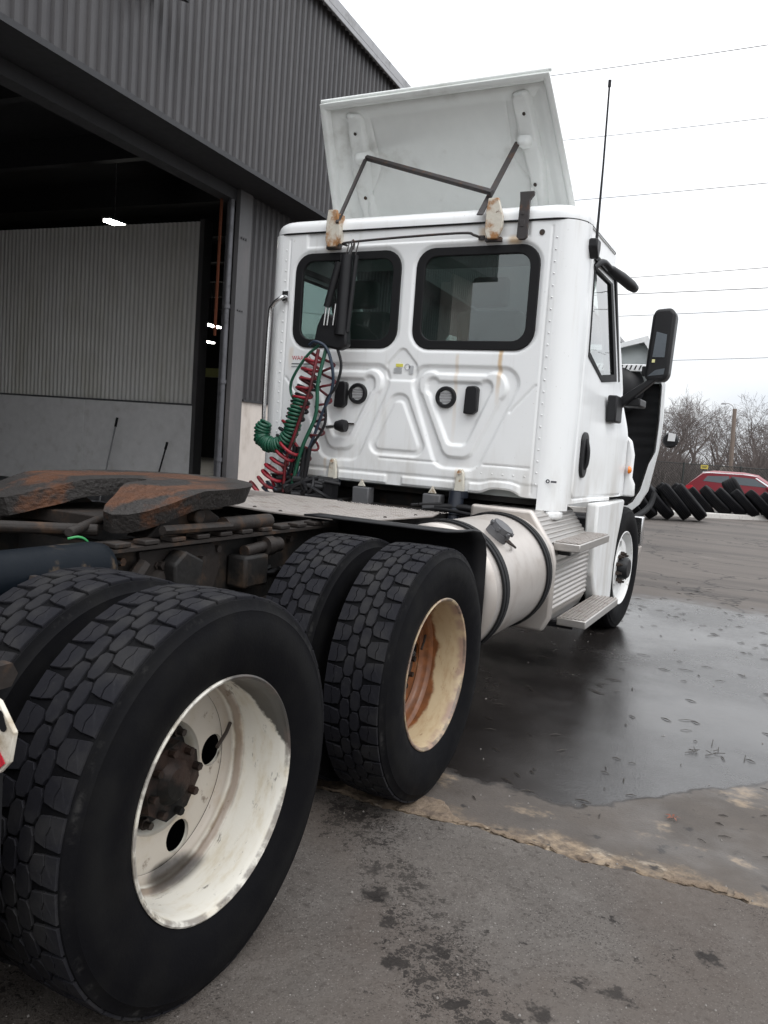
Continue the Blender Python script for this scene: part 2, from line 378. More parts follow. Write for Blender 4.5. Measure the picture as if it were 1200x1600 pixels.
def mat_glass(name, tint, op=.75):
    n = NT(name); t = n.t; out = t.nodes['Material Output']
    tr = n.node('BsdfTransparent', {0: tint}); gl = n.node('BsdfGlossy', {0: (1, 1, 1), 1: n.math('MULTIPLY', n.noise(8), .03)})
    fr = n.node('Fresnel', {0: 1.52}); f2 = n.math('ADD', n.math('MULTIPLY', fr.outputs[0], 1.6), .02)
    mx_ = n.node('MixShader'); t.links.new(f2, mx_.inputs[0]); t.links.new(tr.outputs[0], mx_.inputs[1]); t.links.new(gl.outputs[0], mx_.inputs[2])
    df = n.node('BsdfDiffuse', {0: (.35, .36, .36)}); m2 = n.node('MixShader')
    n.set(m2.inputs[0], n.ramp(n.noise(4, 6, n.obj((1, 1, .5)), .6), .4, .9, .01, .10))
    t.links.new(mx_.outputs[0], m2.inputs[1]); t.links.new(df.outputs[0], m2.inputs[2]); t.links.new(m2.outputs[0], out.inputs[0])
    return n.m
M_glass = mat_glass('tinted_glass', (.50, .58, .56)); M_glassl = mat_glass('clear_glass', (.80, .86, .84))
M_mirror = mat('mirror_glass', (.10, .11, .12), .08, 1., var=.03)  # darkened colour stands in for the truck side reflected in the panes
# building
def mat_clad():
    n = NT('charcoal_cladding'); rnd = n.node('ObjectInfo').outputs['Random']
    c = n.mix(rnd, (.036, .0335, .0355), (.044, .041, .043))
    c = n.mix(n.ramp(n.noise(2, 6, n.obj((1, 1, .22)), .62), .40, .8), c, (.056, .052, .053))
    c = n.mix(n.ramp(n.noise(5, 6, n.obj((1, 3, .3), (2, 2, 2)), .65), .60, .75, 0, .5), c, (.026, .024, .024))
    return n.out(c, n.math('ADD', n.math('MULTIPLY', n.noise(6, 4), .2), .38), .1, n.bump(n.noise(1.5, 3), .15, .02))
M_clad = mat_clad()
M_trim = mat('light_grey_flashing', (.34, .34, .35), .5, dirt=(.2, .2, .2), dscale=4)
M_soff = mat('dark_soffit', (.020, .020, .023), .6, var=.2)
M_col = mat('grey_steel_column', (.075, .073, .075), .5, dirt=(.13, .12, .12), dscale=3, dlo=.45, dhi=.8, stretch=(1, 1, .3))
M_pipe = mat('galvanised_pipe', (.11, .11, .12), .45, .4, dirt=(.05, .05, .05))
M_cond = mat('orange_conduit', (.10, .03, .014), .5)
M_wains = mat('beige_blockwork', (.60, .54, .49), .8, dirt=(.42, .36, .31), dscale=4, dlo=.45, dhi=.85, bump=.3, bscale=60, stretch=(1, 1, .6))
M_inwall = mat('interior_white_sheet', (.74, .73, .70), .6, dirt=(.55, .53, .45), dscale=1.2, dlo=.4, dhi=.9, stretch=(1, 1, .3))
M_inlow = mat('interior_white_panel', (.84, .83, .83), .6, dirt=(.6, .58, .55), dscale=5, dlo=.5, dhi=.9, layers=(((.08, .07, .06), 14, .70, .78),))
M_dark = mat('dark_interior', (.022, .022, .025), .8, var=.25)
M_cfloor = mat('workshop_floor', (.42, .41, .40), .5, dirt=(.2, .2, .195), dscale=1.5)
M_lamp = emit('fluorescent', (1, .97, .88), 45)
M_olive = mat('olive_beam', (.20, .21, .08), .5)
M_steel = mat('galvanised_steel', (.4, .4, .41), .45, .6)
M_pole = mat('weathered_wood', (.19, .15, .125), .85, dirt=(.12, .09, .07), dscale=8, stretch=(6, 6, .5))
M_bark = mat('winter_bark', (.115, .095, .085), .9, var=.3)
M_twig = mat('winter_twigs', (.118, .098, .091), .9, var=.3)
M_fence = mat('dark_fence_wire', (.03, .035, .033), .6)
M_car = mat('red_car_paint', (.19, .006, .016), .42, coat=.15, var=.06)
M_carg = mat('car_glass', (.05, .065, .075), .12, .0, var=.1)
M_sign = mat('yellow_sign', (.65, .53, .10), .5)
M_kerb = mat('pale_kerb', (.55, .53, .50), .85, dirt=(.35, .32, .30))
M_leaf = mat('dead_leaf', (.17, .055, .03), .7, var=.3)
M_debris = mat('litter', (.035, .028, .022), .7, var=.4)
M_stone = mat('pale_grit', (.20, .185, .17), .9, var=.3)
M_wire = mat('power_cable', (.10, .10, .105), .6)

def mat_slab():
    n = NT('old_concrete'); x, y, z = n.xyz()
    c = n.mix(n.noise(1.7, 8, None, .68), (.068, .060, .054), (.130, .118, .108))
    c = n.mix(n.ramp(n.noise(.8, 5, n.obj((1, 1, 1), (3, 1, 0))), .40, .68, 0, .55), c, (.075, .063, .056))
    c = n.mix(n.ramp(n.noise(5.5, 7, n.obj((1, 1, 1), (9, 4, 0)), .7), .50, .66, 0, .4), c, (.145, .132, .121))
    v = n.node('TexVoronoi', {'Vector': n.tc.outputs['Object'], 'Scale': 150.}); c = n.mix(n.ramp(v.outputs[0], .18, .36, .7, 0), c, n.mix(n.ramp(n.noise(120, 2), .42, .6), (.085, .075, .07), (.24, .22, .205)))
    v2 = n.node('TexVoronoi', {'Vector': n.tc.outputs['Object'], 'Scale': 90.}); c = n.mix(n.math('MULTIPLY', n.ramp(v2.outputs[0], .14, .30, .9, 0), n.ramp(n.noise(3, 5), .38, .58, .15, 1)), c, (.030, .025, .023))
    v3 = n.node('TexVoronoi', {'Vector': n.tc.outputs['Object'], 'Scale': 34.}); c = n.mix(n.ramp(v3.outputs[0], .05, .10, .8, 0), c, (.30, .28, .26))
    c = n.mix(n.ramp(n.noise(38, 6, None, .75), .54, .63, 0, .7), c, (.042, .036, .032))
    c = n.mix(n.ramp(n.noise(1.1, 4, n.obj((1, 1, 1), (8, 8, 0))), .42, .6, 0, .5), c, n.mix(n.noise(30, 5), (.075, .058, .048), (.105, .085, .072)))
    nz_a = n.node('TexNoise', {'Vector': n.tc.outputs['Object'], 'Scale': 22., 'Detail': 5., 'Roughness': .65}).outputs[1]
    off = n.node('VectorMath', {0: nz_a, 1: (.5, .5, .5)}, operation='SUBTRACT').outputs[0]
    nz_b = n.node('TexNoise', {'Vector': n.tc.outputs['Object'], 'Scale': 70., 'Detail': 4.}).outputs[1]
    off = n.node('VectorMath', {0: off, 1: n.node('VectorMath', {0: n.node('VectorMath', {0: nz_b, 1: (.5, .5, .5)}, operation='SUBTRACT').outputs[0], 'Scale': .35}, operation='SCALE').outputs[0]}, operation='ADD').outputs[0]
    warp = n.node('VectorMath', {0: n.tc.outputs['Object'], 1: n.node('VectorMath', {0: off, 'Scale': .14}, operation='SCALE').outputs[0]}, operation='ADD').outputs[0]
    wx, wy, wz = n.xyz(warp)
    # a trail of oil drips under the rear axle
    t = n.math('ADD', n.math('MULTIPLY', n.math('SUBTRACT', wx, 1.45), .70), n.math('MULTIPLY', n.math('SUBTRACT', wy, .58), .70))
    trail = n.math('ADD', n.ramp(n.math('ABSOLUTE', t), .02, .22, 1, 0), n.ramp(n.noise(1.3, 4, n.obj((1, 1, 1), (2, 6, 0))), .40, .62, 0, .8))
    for sc, th, hard, k in ((9, .17, .05, .88), (19, .26, .06, .88), (40, .34, .08, .88), (75, .34, .1, .8)):
        vn = n.node('TexVoronoi', {'Vector': warp, 'Scale': float(sc), 'Randomness': 1.})
        sel = n.xyz(vn.outputs[1])[0]              # each cell draws its own size
        size = n.math('MULTIPLY', n.math('MULTIPLY', sel, trail), th*1.6)
        dd = n.math('SUBTRACT', vn.outputs[0], size)
        c = n.mix(n.ramp(dd, -hard, .01, k, 0), c, (.016, .0135, .0125))
    for (sx, sy, sr) in ((2.285, .858, .040), (2.085, .537, .040), (1.995, .535, .028), (1.93, .355, .040), (1.42, .505, .032), (1.33, .60, .05), (1.25, .73, .036), (1.52, .34, .038), (1.62, .62, .020), (2.0, .9, .016), (1.62, .46, .026), (1.2, .9, .018), (1.74, .28, .022), (1.8, .62, .014)):
        dx = n.math('SUBTRACT', wx, sx); dy = n.math('SUBTRACT', wy, sy)
        d = n.math('SQRT', n.math('ADD', n.math('MULTIPLY', dx, dx), n.math('MULTIPLY', dy, dy)))
        c = n.mix(n.ramp(d, sr*.5, sr*1.15, .9, 0), c, (.012, .010, .0095))
    # fine dark hairline where rain lies against the joint
    ey = n.math('SUBTRACT', n.math('ADD', 1.10, n.math('MULTIPLY', x, .065)), y)
    c = n.mix(n.math('MULTIPLY', n.ramp(ey, -.05, .12, .7, 0), n.ramp(n.noise(7, 6, None, .7), .45, .65)), c, (.18, .165, .15))
    c = n.mix(n.ramp(n.noise(2.6, 5, n.obj((1, 1, 1), (4, 4, 0))), .35, .65, 0, .22), c, (.135, .120, .107))
    h = n.math('ADD', n.noise(95, 5, None, .65), n.math('MULTIPLY', n.noise(14, 5), 1.3))
    ro = n.math('ADD', n.math('MULTIPLY', n.noise(6, 5), .3), .5)
    return n.out(c, ro, 0, n.bump(h, .8, .007), Specular_IOR_Level=.14)
M_slab = mat_slab()
def mat_yard():
    n = NT('patched_asphalt'); x, y, z = n.xyz()
    big = n.math('SUBTRACT', n.noise(1.1, 4), .5); mid = n.math('SUBTRACT', n.noise(5, 6, None, .6), .5)
    # first patch between the joint and the wet sheet
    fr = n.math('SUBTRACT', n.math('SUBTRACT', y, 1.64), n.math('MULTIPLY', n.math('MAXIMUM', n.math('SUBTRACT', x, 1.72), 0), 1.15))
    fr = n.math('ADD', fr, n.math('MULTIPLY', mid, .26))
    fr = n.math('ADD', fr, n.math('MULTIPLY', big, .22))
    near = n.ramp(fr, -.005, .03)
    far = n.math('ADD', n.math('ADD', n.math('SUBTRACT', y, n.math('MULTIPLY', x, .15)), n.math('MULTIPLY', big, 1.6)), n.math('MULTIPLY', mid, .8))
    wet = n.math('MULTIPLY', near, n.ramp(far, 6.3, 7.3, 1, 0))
    dry = n.mix(n.noise(1.3, 7, n.obj((.45, 1.7, 1)), .68), (.070, .059, .052), (.130, .112, .099))
    dry = n.mix(n.ramp(n.noise(.7, 6, n.obj((.3, 1.6, 1), (5, 5, 0))), .44, .66, 0, .7), dry, (.045, .039, .036))
    dry = n.mix(n.ramp(n.noise(2.4, 7, n.obj((.4, 1.5, 1), (1, 9, 0)), .7), .58, .68, 0, .6), dry, (.155, .138, .124))
    dry = n.mix(n.ramp(n.noise(60, 4), .6, .75, 0, .5), dry, (.06, .052, .048))
    patch = n.mix(n.noise(4, 7, None, .68), (.042, .036, .032), (.105, .088, .075))
    patch = n.mix(n.ramp(n.noise(2.3, 6, n.obj((1, 1.4, 1), (2, 8, 0)), .65), .56, .66, 0, .8), patch, (.27, .205, .14))
    jd = n.math('SUBTRACT', y, n.math('ADD', 1.125, n.math('MULTIPLY', x, .055)))     # distance past the joint: mortar and rust-coloured silt
    k1 = n.math('MULTIPLY', n.ramp(n.math('ADD', n.math('ADD', jd, n.math('MULTIPLY', mid, .34)), n.math('MULTIPLY', n.math('SUBTRACT', n.noise(24, 6, None, .7), .5), .16)), .02, .15, 1, 0), n.ramp(x, .6, .8))
    patch = n.mix(n.math('MULTIPLY', k1, .85), patch, n.mix(n.ramp(n.noise(15, 8, None, .75), .35, .65), (.075, .052, .036), (.29, .215, .14)))
    k2 = n.math('MULTIPLY', n.ramp(n.noise(6, 6, n.obj((1, 1.6, 1), (7, 7, 0)), .7), .56, .66), n.ramp(jd, .02, .15, 1, 0))
    patch = n.mix(k2, patch, (.46, .39, .30))
    patch = n.mix(n.ramp(n.noise(9, 5, n.obj((1, 1, 1), (6, 1, 0))), .62, .68, 0, .85), patch, (.02, .017, .016))
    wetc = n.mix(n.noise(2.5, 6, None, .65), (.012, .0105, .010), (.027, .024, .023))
    oil_shade = n.math('ADD', n.math('SUBTRACT', x, n.math('MULTIPLY', y, .10)), n.math('ADD', n.math('MULTIPLY', big, 1.5), n.math('MULTIPLY', mid, .7)))  # darker by the truck: its shade painted in together with the oil stain
    wetc = n.mix(n.ramp(oil_shade, .85, 1.9), wetc, n.mix(n.noise(3.5, 7, None, .7), (.034, .0325, .0325), (.060, .058, .0585)))
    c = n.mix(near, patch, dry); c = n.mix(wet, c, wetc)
    edge = n.ramp(n.math('ABSOLUTE', n.math('SUBTRACT', fr, .004)), .002, .03, .75, 0)
    c = n.mix(edge, c, (.012, .010, .0095))
    # two older cut-outs on the right whose rims hold water
    for (px_, py_, a_, b_) in ((3.05, 5.6, .75, 1.0), (2.75, 3.95, .42, .42)):
        dx = n.math('DIVIDE', n.math('SUBTRACT', n.math('ADD', x, n.math('MULTIPLY', mid, .25)), px_), a_); dy = n.math('DIVIDE', n.math('SUBTRACT', n.math('ADD', y, n.math('MULTIPLY', big, .4)), py_), b_)
        d = n.math('SQRT', n.math('ADD', n.math('MULTIPLY', dx, dx), n.math('MULTIPLY', dy, dy)))
        c = n.mix(n.ramp(d, .93, .99, .7, 0), c, n.mix(n.noise(8, 6), (.045, .040, .037), (.10, .09, .082)))
        c = n.mix(n.ramp(n.math('ABSOLUTE', n.math('SUBTRACT', d, 1.0)), .01, .05, .8, 0), c, (.009, .008, .008))
    ve = n.node('TexVoronoi', {'Vector': n.node('VectorMath', {0: n.tc.outputs['Object'], 1: n.node('VectorMath', {0: n.node('TexNoise', {'Vector': n.tc.outputs['Object'], 'Scale': 2.5, 'Detail': 5.}).outputs[1], 'Scale': .8}, operation='SCALE').outputs[0]}, operation='ADD').outputs[0], 'Scale': .42}, feature='DISTANCE_TO_EDGE').outputs[0]
    c = n.mix(n.math('MULTIPLY', n.ramp(ve, .003, .012, .75, 0), n.ramp(y, 4.5, 7)), c, (.016, .014, .013))
    grit = n.noise(85, 5, None, .65)
    h = n.math('ADD', grit, n.math('MULTIPLY', n.noise(14, 4), .8))
    damp = n.math('MULTIPLY', n.math('SUBTRACT', 1, near), n.ramp(n.noise(2.2, 4, n.obj((1, 1, 1), (1, 2, 0))), .4, .62))
    pud = n.ramp(n.noise(.9, 5, n.obj((.9, 1., 1), (3, 3, 0))), .34, .62)
    wr = n.math('ADD', n.math('MULTIPLY', pud, -.13), n.math('ADD', .24, n.math('MULTIPLY', n.noise(11, 5), .10)))
    ro = n.math('ADD', n.math('MULTIPLY', wet, n.math('SUBTRACT', wr, .85)), .85)
    ro = n.math('SUBTRACT', ro, n.math('MULTIPLY', damp, .42))
    bs = n.math('SUBTRACT', .55, n.math('MULTIPLY', n.math('MULTIPLY', wet, pud), .33))
    b = n.node('Bump', {'Strength': bs, 'Distance': .004, 'Height': h}).outputs[0]
    return n.out(c, ro, 0, b)
M_yard = mat_yard()
M_earth = mat('dark_earth', (.035, .03, .027), .95)
def mat_crumb():
    n = NT('crumbled_concrete')
    c = n.mix(n.noise(7, 6, None, .7), (.075, .053, .038), (.28, .21, .145))
    c = n.mix(n.ramp(n.noise(19, 6), .5, .66, 0, .8), c, (.09, .065, .05))
    c = n.mix(n.ramp(n.noise(11, 5, n.obj((1, 1, 1), (5, 0, 0))), .60, .68, 0, .8), c, (.50, .44, .36))
    return n.out(c, .85, 0, n.bump(n.noise(40, 6, None, .7), 1., .012))
M_crumb = mat_crumb()

# ================================================================== GROUND
def edge_y(x):
    pts = [(-14, .95), (.7, 1.165), (1.13, 1.163), (1.43, 1.215), (1.82, 1.203), (2.135, 1.244), (2.43, 1.26), (40, 3.6)]
    for (a, b), (c, d) in zip(pts, pts[1:]):
        if a <= x <= c: return b+(d-b)*(x-a)/(c-a)
    return pts[-1][1]
def jag(x): return .006*math.sin(x*23)+.003*math.sin(x*57+1)+.003*math.sin(x*131+2)
xs = [-14, -6, -3]+[-1+i*.012 for i in range(420)]+[4.2, 5, 8, 14, 40]
front = [(x, edge_y(x)+(jag(x) if -1 <= x <= 4.1 else 0)) for x in xs]
b = MB(); n_ = len(xs)
rows = []
for (x, y) in front: rows.append([(x, -25, .006), (x, y-.004, .006), (x, y-.001, 0.0), (x, y-.002, -.05)])
P = np.array(rows); b.grid(P)
o = b.build('concrete_slab', M_slab, kind='structure')
b = MB(); rows = []
for (x, y) in front:
    g = .015+.006*math.sin(x*41)+.004*math.sin(x*17)
    rows.append([(x, y+g, -.05), (x, y+g, -.004), (x, y+g+.008, 0)]+[(x+(yy-2)*k_, yy, zz) for yy, zz, k_ in ((3.8, 0, 0), (8, 0, 0), (24.5, 0, 0), (30.5, -.46, 0), (60, -.62, 0))])
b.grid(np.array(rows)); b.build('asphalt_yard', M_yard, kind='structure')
b = MB(); b.add([(-500, -300, -.75), (500, -300, -.75), (500, 900, -.75), (-500, 900, -.75)], [(0, 1, 2, 3)])
b.build('ground', M_earth, kind='structure')
b = MB(); b.add([(-500, 58, -.6), (500, 58, -.6), (500, 880, -.6), (-500, 880, -.6), (-500, -290, -.62), (-14.2, -290, -.62)], [(0, 1, 2, 3)])
b.build('grass_verge', mat('dry_grass', (.12, .10, .07), .95, var=.3), kind='structure')
# crumbled strip of patching mortar on the far side of the joint: a few ragged lumps, not one ribbon
from mathutils import noise as mno
b = MB(); N = 420; K = 12
def fbm(x, y, sc=1.0): return mno.fractal(Vector((x*sc, y*sc, 3.3)), .9, 2.1, 5)
P = np.zeros((N, K, 3)); keepq = np.ones((N-1, K-1), bool)
for i in range(N):
    x = .74+i*(2.62-.74)/(N-1); y0 = edge_y(x)+jag(x)*.9+.016+.006*fbm(x, 0, 40)
    w = .020+.030*max(0, fbm(x, 5, 7))+.05*max(0, fbm(x, 9, 2.6))+.15*math.exp(-((x-1.16)/.15)**4)
    if x < .85: w *= max(.1, (x-.74)/.11)
    if x > 2.4: w *= max(.1, (2.62-x)/.22)
    for k in range(K):
        t = k/(K-1); yy = y0+w*t+.006*fbm(x, t*3, 30)
        rise = min(1, t*6)*(1-t**3)
        h = .003+.0065*rise*(.55+.9*fbm(x, yy, 22))
        if abs(x-1.372-.05*(t-.5)) < .006: h = .0012            # the crack that splits the patch
        P[i, k] = (x+.003*fbm(x, k, 60), yy, max(.0012, h) if 0 < k < K-1 else .0012)
    if i < N-1 and fbm(x, 2, 5) < -.22 and x > 1.45: keepq[i] = False
b.grid(P, keepq); b.build('crumbled_joint_patch', M_crumb, kind='structure', smooth=50)
# loose grit, twigs and bark litter nobody could count
b = MB()
for i in range(300):
    x, y = random.uniform(.6, 3.6), random.uniform(-.4, 6)
    if y > 1.6 and random.random() < .75: y = random.uniform(-.4, 1.6)
    z = .007 if y < edge_y(x) else .001; s_ = random.uniform(.002, .006)*(1 if y < 2 else 1.4)
    a = random.uniform(0, PI); c_, q_ = math.cos(a)*s_, math.sin(a)*s_
    b.add([(x-c_, y-q_, z), (x+q_, y-c_, z), (x+c_*.8, y+q_, z), (x-q_*.6, y+c_, z), (x, y, z+s_*.9)], [(0, 1, 4), (1, 2, 4), (2, 3, 4), (3, 0, 4)])
b.build('loose_grit', M_stone, kind='stuff')
b = MB()
for i in range(300):
    x, y = random.uniform(.9, 4.2), random.uniform(1.4, 8.5)
    L = random.uniform(.008, .035)*(1 if y < 3 else 1.5); a = random.gauss(2.9, .6); z = .0085 if y < edge_y(x) else .0022
    d = Vector((math.cos(a), math.sin(a), 0))*L; k = Vector((-d.y, d.x, 0))*random.uniform(0, .07)
    p = Vector((x, y, z)); b.tube([p-d, p+k+Vector((0, 0, .004)), p+d+k*.3], [.0008, random.uniform(.0015, .0035), .0008], 4)
for i in range(11):   # little nest of twigs
    x, y = 2.12+random.gauss(0, .07), 2.62+random.gauss(0, .07); a = random.uniform(0, PI); L = random.uniform(.02, .09)
    b.tube([(x, y, .005), (x+L*math.cos(a), y+L*math.sin(a), .012)], .0017, 4)
b.build('twig_litter', M_debris, kind='stuff')
b = MB()
for k in range(5):
    a = k*1.25+.3; L = .034
    b.add([(0, 0, .004), (L*.5*math.cos(a-.3), L*.5*math.sin(a-.3), .014), (L*math.cos(a), L*math.sin(a), .008), (L*.5*math.cos(a+.3), L*.5*math.sin(a+.3), .012)], [(0, 1, 2, 3)])
o = MB.build(b, 'dead_leaf', M_leaf, raw=True); o.location = (2.07, 1.76, .002)
tag(o, 'curled reddish brown leaf lying on the damp asphalt past the cracked joint', 'leaf')

# ================================================================== WORKSHOP BUILDING
ANG = math.radians(4.0); BO = (-3.26, 0, 0)
bd = thing('workshop_building', 'charcoal corrugated metal workshop with tall open bay door on the left', 'building', BO, ANG)
def bb(mb, name, mt, parent=bd, **kw): return mb.build(name, mt, parent, raw=True, **kw)
def ribs(mb, x, y0, y1, z0, z1, pitch=.1357143, depth=.026, out=1):
    """vertical trapezoid ribs along y in the plane x"""
    prof = []; y = y0
    while y < y1-1e-6:
        for dy, dx in ((0, 0), (.35, 0), (.47, -1), (.88, -1)):
            yy = y+dy*pitch
            if yy < y1: prof.append((x+dx*depth*out, yy))
        y += pitch
    prof.append((x, y1))
    vs = [(a, c, z0) for a, c in prof]+[(a, c, z1) for a, c in prof]; n = len(prof)
    return mb.add(vs, [(i, i+1, n+i+1, n+i) for i in range(n-1)])
Z0, ZT = 4.5, 7.1
y = -6.0; i = 0
while y < 42-.01:
    w = .95; mb = MB(); ribs(mb, 0-.002*(i % 2), y, y+w, Z0, ZT); bb(mb, 'cladding_sheet', M_clad); y += w; i += 1
y = 7.22; i = 0
while y < 41.5:
    mb = MB(); ribs(mb, -.5-.002*(i % 2), y, y+.95, 1.83, Z0-.02); bb(mb, 'cladding_sheet', M_clad); y += .95; i += 1
mb = MB()
mb.box((-.52, -6, Z0-.06), (.012, 42, Z0-.004)); bb(mb, 'soffit', M_soff)
mb = MB(); mb.box((-.12, -6, ZT), (.10, 42.1, ZT+.14)); mb.box((.085, -6, ZT-.07), (.10, 42.1, ZT)); bb(mb, 'roof_flashing', M_trim, bevel=.008)
mb = MB(); mb.box((-14, -6, ZT-.02), (-.13, 42, ZT+.05)); bb(mb, 'roof', M_soff)
mb = MB(); mb.box((-.72, -6, 4.3), (-.53, 7.2, 4.46)); bb(mb, 'door_header', M_soff)
# jamb column with web, flanges and bolts
mb = MB(); mb.box((-.54, 6.93, 0), (-.47, 7.21, 4.44)); mb.box((-.62, 7.06, 0), (-.54, 7.08, 4.44)); mb.box((-.64, 6.96, 0), (-.622, 7.21, 4.44)); col = bb(mb, 'door_jamb_column', M_col, bevel=.004)
mb = MB()
for z in (3.85, 3.86, 2.95):
    for dy in (.06, .11, .16): mb.cyl((-.47, 6.93+dy, z), (-.455, 6.93+dy, z), .012, n=6)
bb(mb, 'column_bolts', M_col, col, kind='stuff')
mb = MB(); mb.tube([(-.56, 6.87, 0), (-.56, 6.87, 4.3)], .038, 12)
for z in (1.0, 2.0, 2.95): mb.cyl((-.56, 6.87, z), (-.56, 6.87, z+.05), .05, n=12)
bb(mb, 'downpipe', M_pipe, smooth=40)
mb = MB(); mb.box((-.69, 6.80, 2.6), (-.665, 6.83, 4.3)); bb(mb, 'conduit', M_cond)
mb = MB(); mb.box((-.67, 6.93, 0), (-.645, 6.98, 4.3)); bb(mb, 'door_track', M_pipe)
mb = MB(); mb.box((-.655, 7.22, 0), (-.485, 42, 1.80)); bb(mb, 'block_wall', M_wains)
mb = MB(); mb.box((-.5, 7.22, 1.80), (-.455, 42, 1.828)); bb(mb, 'drip_flashing', M_soff)
mb = MB(); mb.box((-.72, -6, 0), (-.485, -5.2, 4.44)); bb(mb, 'block_wall', M_wains)  # bay opening widened out of view so more daylight reaches the partition
# interior
mb = MB(); mb.add([(-26, -6, .012), (-.5, -6, .012), (-.5, 42, .012), (-26, 42, .012)], [(0, 1, 2, 3)]); bb(mb, 'workshop_floor', M_cfloor)
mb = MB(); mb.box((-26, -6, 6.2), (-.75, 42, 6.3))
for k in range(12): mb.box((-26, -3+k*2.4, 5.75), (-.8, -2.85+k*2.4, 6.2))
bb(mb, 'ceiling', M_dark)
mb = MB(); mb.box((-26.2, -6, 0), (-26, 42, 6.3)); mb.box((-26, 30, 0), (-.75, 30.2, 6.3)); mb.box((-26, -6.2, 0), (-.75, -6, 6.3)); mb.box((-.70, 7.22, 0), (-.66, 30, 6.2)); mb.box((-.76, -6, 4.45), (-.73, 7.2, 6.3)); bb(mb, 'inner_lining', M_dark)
WY = 8.8
def ribs_x(mb, y, x0, x1, z0, z1, pitch=.088, depth=.009):
    prof = []; n = int((x1-x0)/pitch*6)
    for i in range(n+1):
        x = x0+(x1-x0)*i/n; prof.append((x, y+depth*math.cos(2*PI*x/pitch)))
    n += 1
    return mb.add([(a, c, z0) for a, c in prof]+[(a, c, z1) for a, c in prof], [(i, i+1, n+i+1, n+i) for i in range(n-1)])
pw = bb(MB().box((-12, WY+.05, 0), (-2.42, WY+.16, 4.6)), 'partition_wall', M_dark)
x = -2.42; i = 0
while x > -12:
    mb = MB(); ribs_x(mb, WY+.002*(i % 2), max(-12, x-1.92), x, 1.78, 4.62); bb(mb, 'wall_sheet', M_inwall, pw); x -= 1.92; i += 1
x = -2.40; i = 0
while x > -12:
    w = 2.4 if i else 2.2
    mb = MB().box((max(-12, x-w+.006), WY-.05, .3), (x, WY+.04, 1.75)); bb(mb, 'lower_panel', M_inlow, pw, bevel=.004); x -= w; i += 1
mb = MB().box((-12, WY-.06, 1.752), (-2.40, WY+.02, 1.775)); bb(mb, 'wall_ledge', M_grey, pw)
mb = MB().box((-12, WY-.055, .02), (-2.38, WY+.04, .29)); bb(mb, 'wall_base', M_grey, pw)
mb = MB().box((-2.415, WY-.045, .3), (-2.33, WY+.17, 4.64)); bb(mb, 'end_post', M_col, pw)
mb = MB(); mb.box((-9.5, 12.6, 2.5), (-4.5, 12.75, 2.68)); bb(mb, 'crane_beam', M_olive)
def lamp(x, y, z, L, label, ax='x'):
    t = thing('ceiling_lamp', label, 'lamp', (x, y, z), 0, 'fluorescent lamps inside the workshop')
    d = (L/2, .09) if ax == 'x' else (.09, L/2)
    MB().box((x-d[0], y-d[1], z), (x+d[0], y+d[1], z+.05)).build('housing', M_steel, t)
    MB().box((x-d[0]*.97, y-d[1]*.8, z-.035), (x+d[0]*.97, y+d[1]*.8, z-.001)).build('tube', M_lamp, t)
    MB().tube([(x, y, z+.05), (x, y, 6.0)], .008, 5).build('hanger', M_steel, t)
lamp(-9.0, 8.55+.9, 4.98, .44, 'lit strip lamp hanging above the white partition wall', 'y')
lamp(-14.3, 18.7, 4.6, 1.25, 'upper lit strip lamp in the dark gap beside the door column', 'y')
lamp(-17.6, 22.5, 4.6, 1.0, 'lower dimmer strip lamp deep in the dark gap beside the column', 'y')
# brooms against the partition
def pole_tool(name, x, y, z1, lean, label, metal):
    t = thing(name, label, 'broom', (x, y, 0))
    top = Vector((x+lean, y+.10, z1)); bot = Vector((x, y-.12, .08))
    MB().tube([bot, top], .013, 8).build('handle', M_steel if metal else M_blk, t)
    MB().tube([bot.lerp(top, .9), top+Vector((0, 0, .01))], .02, 8).build('grip', M_blk, t)
    MB().box((x-.16, y-.17, .02), (x+.16, y-.07, .09)).build('brush_head', M_blk, t, bevel=.01)
pole_tool('broom', -7.60, 8.12, 1.47, .10, 'broom with pale handle and black grip leaning on the white lower wall', True)
pole_tool('broom', -6.62, 8.20, 1.14, .12, 'short all black broom leaning on the white wall near its end', False)
t = thing('floodlight', 'black floodlight fixed high on the charcoal cladding above the bay door', 'floodlight', (-3.45, 4.6, 5.55))
MB().box((-3.57, 4.52, 5.5), (-3.40, 4.56, 5.6)).build('bracket', M_blk, t)
MB().prism([(-3.42, 5.50), (-3.22, 5.42), (-3.20, 5.60), (-3.42, 5.66)], 'y', 4.44, 4.66).build('housing', M_blk, t, bevel=.01)
MB().add([(-3.41, 4.46, 5.497), (-3.225, 4.46, 5.417), (-3.225, 4.64, 5.417), (-3.41, 4.64, 5.497)], [(0, 1, 2, 3)]).build('lens', M_grey, t)

# ================================================================== TRUCK
XC = -.06
tk = thing('semi_truck', 'white day cab semi tractor with bare fifth wheel and roof fairing tipped up', 'truck', (XC, 2.2, 0))
def part(mb, name, mt, parent=tk, **kw): return mb.build(name, mt, parent, **kw)

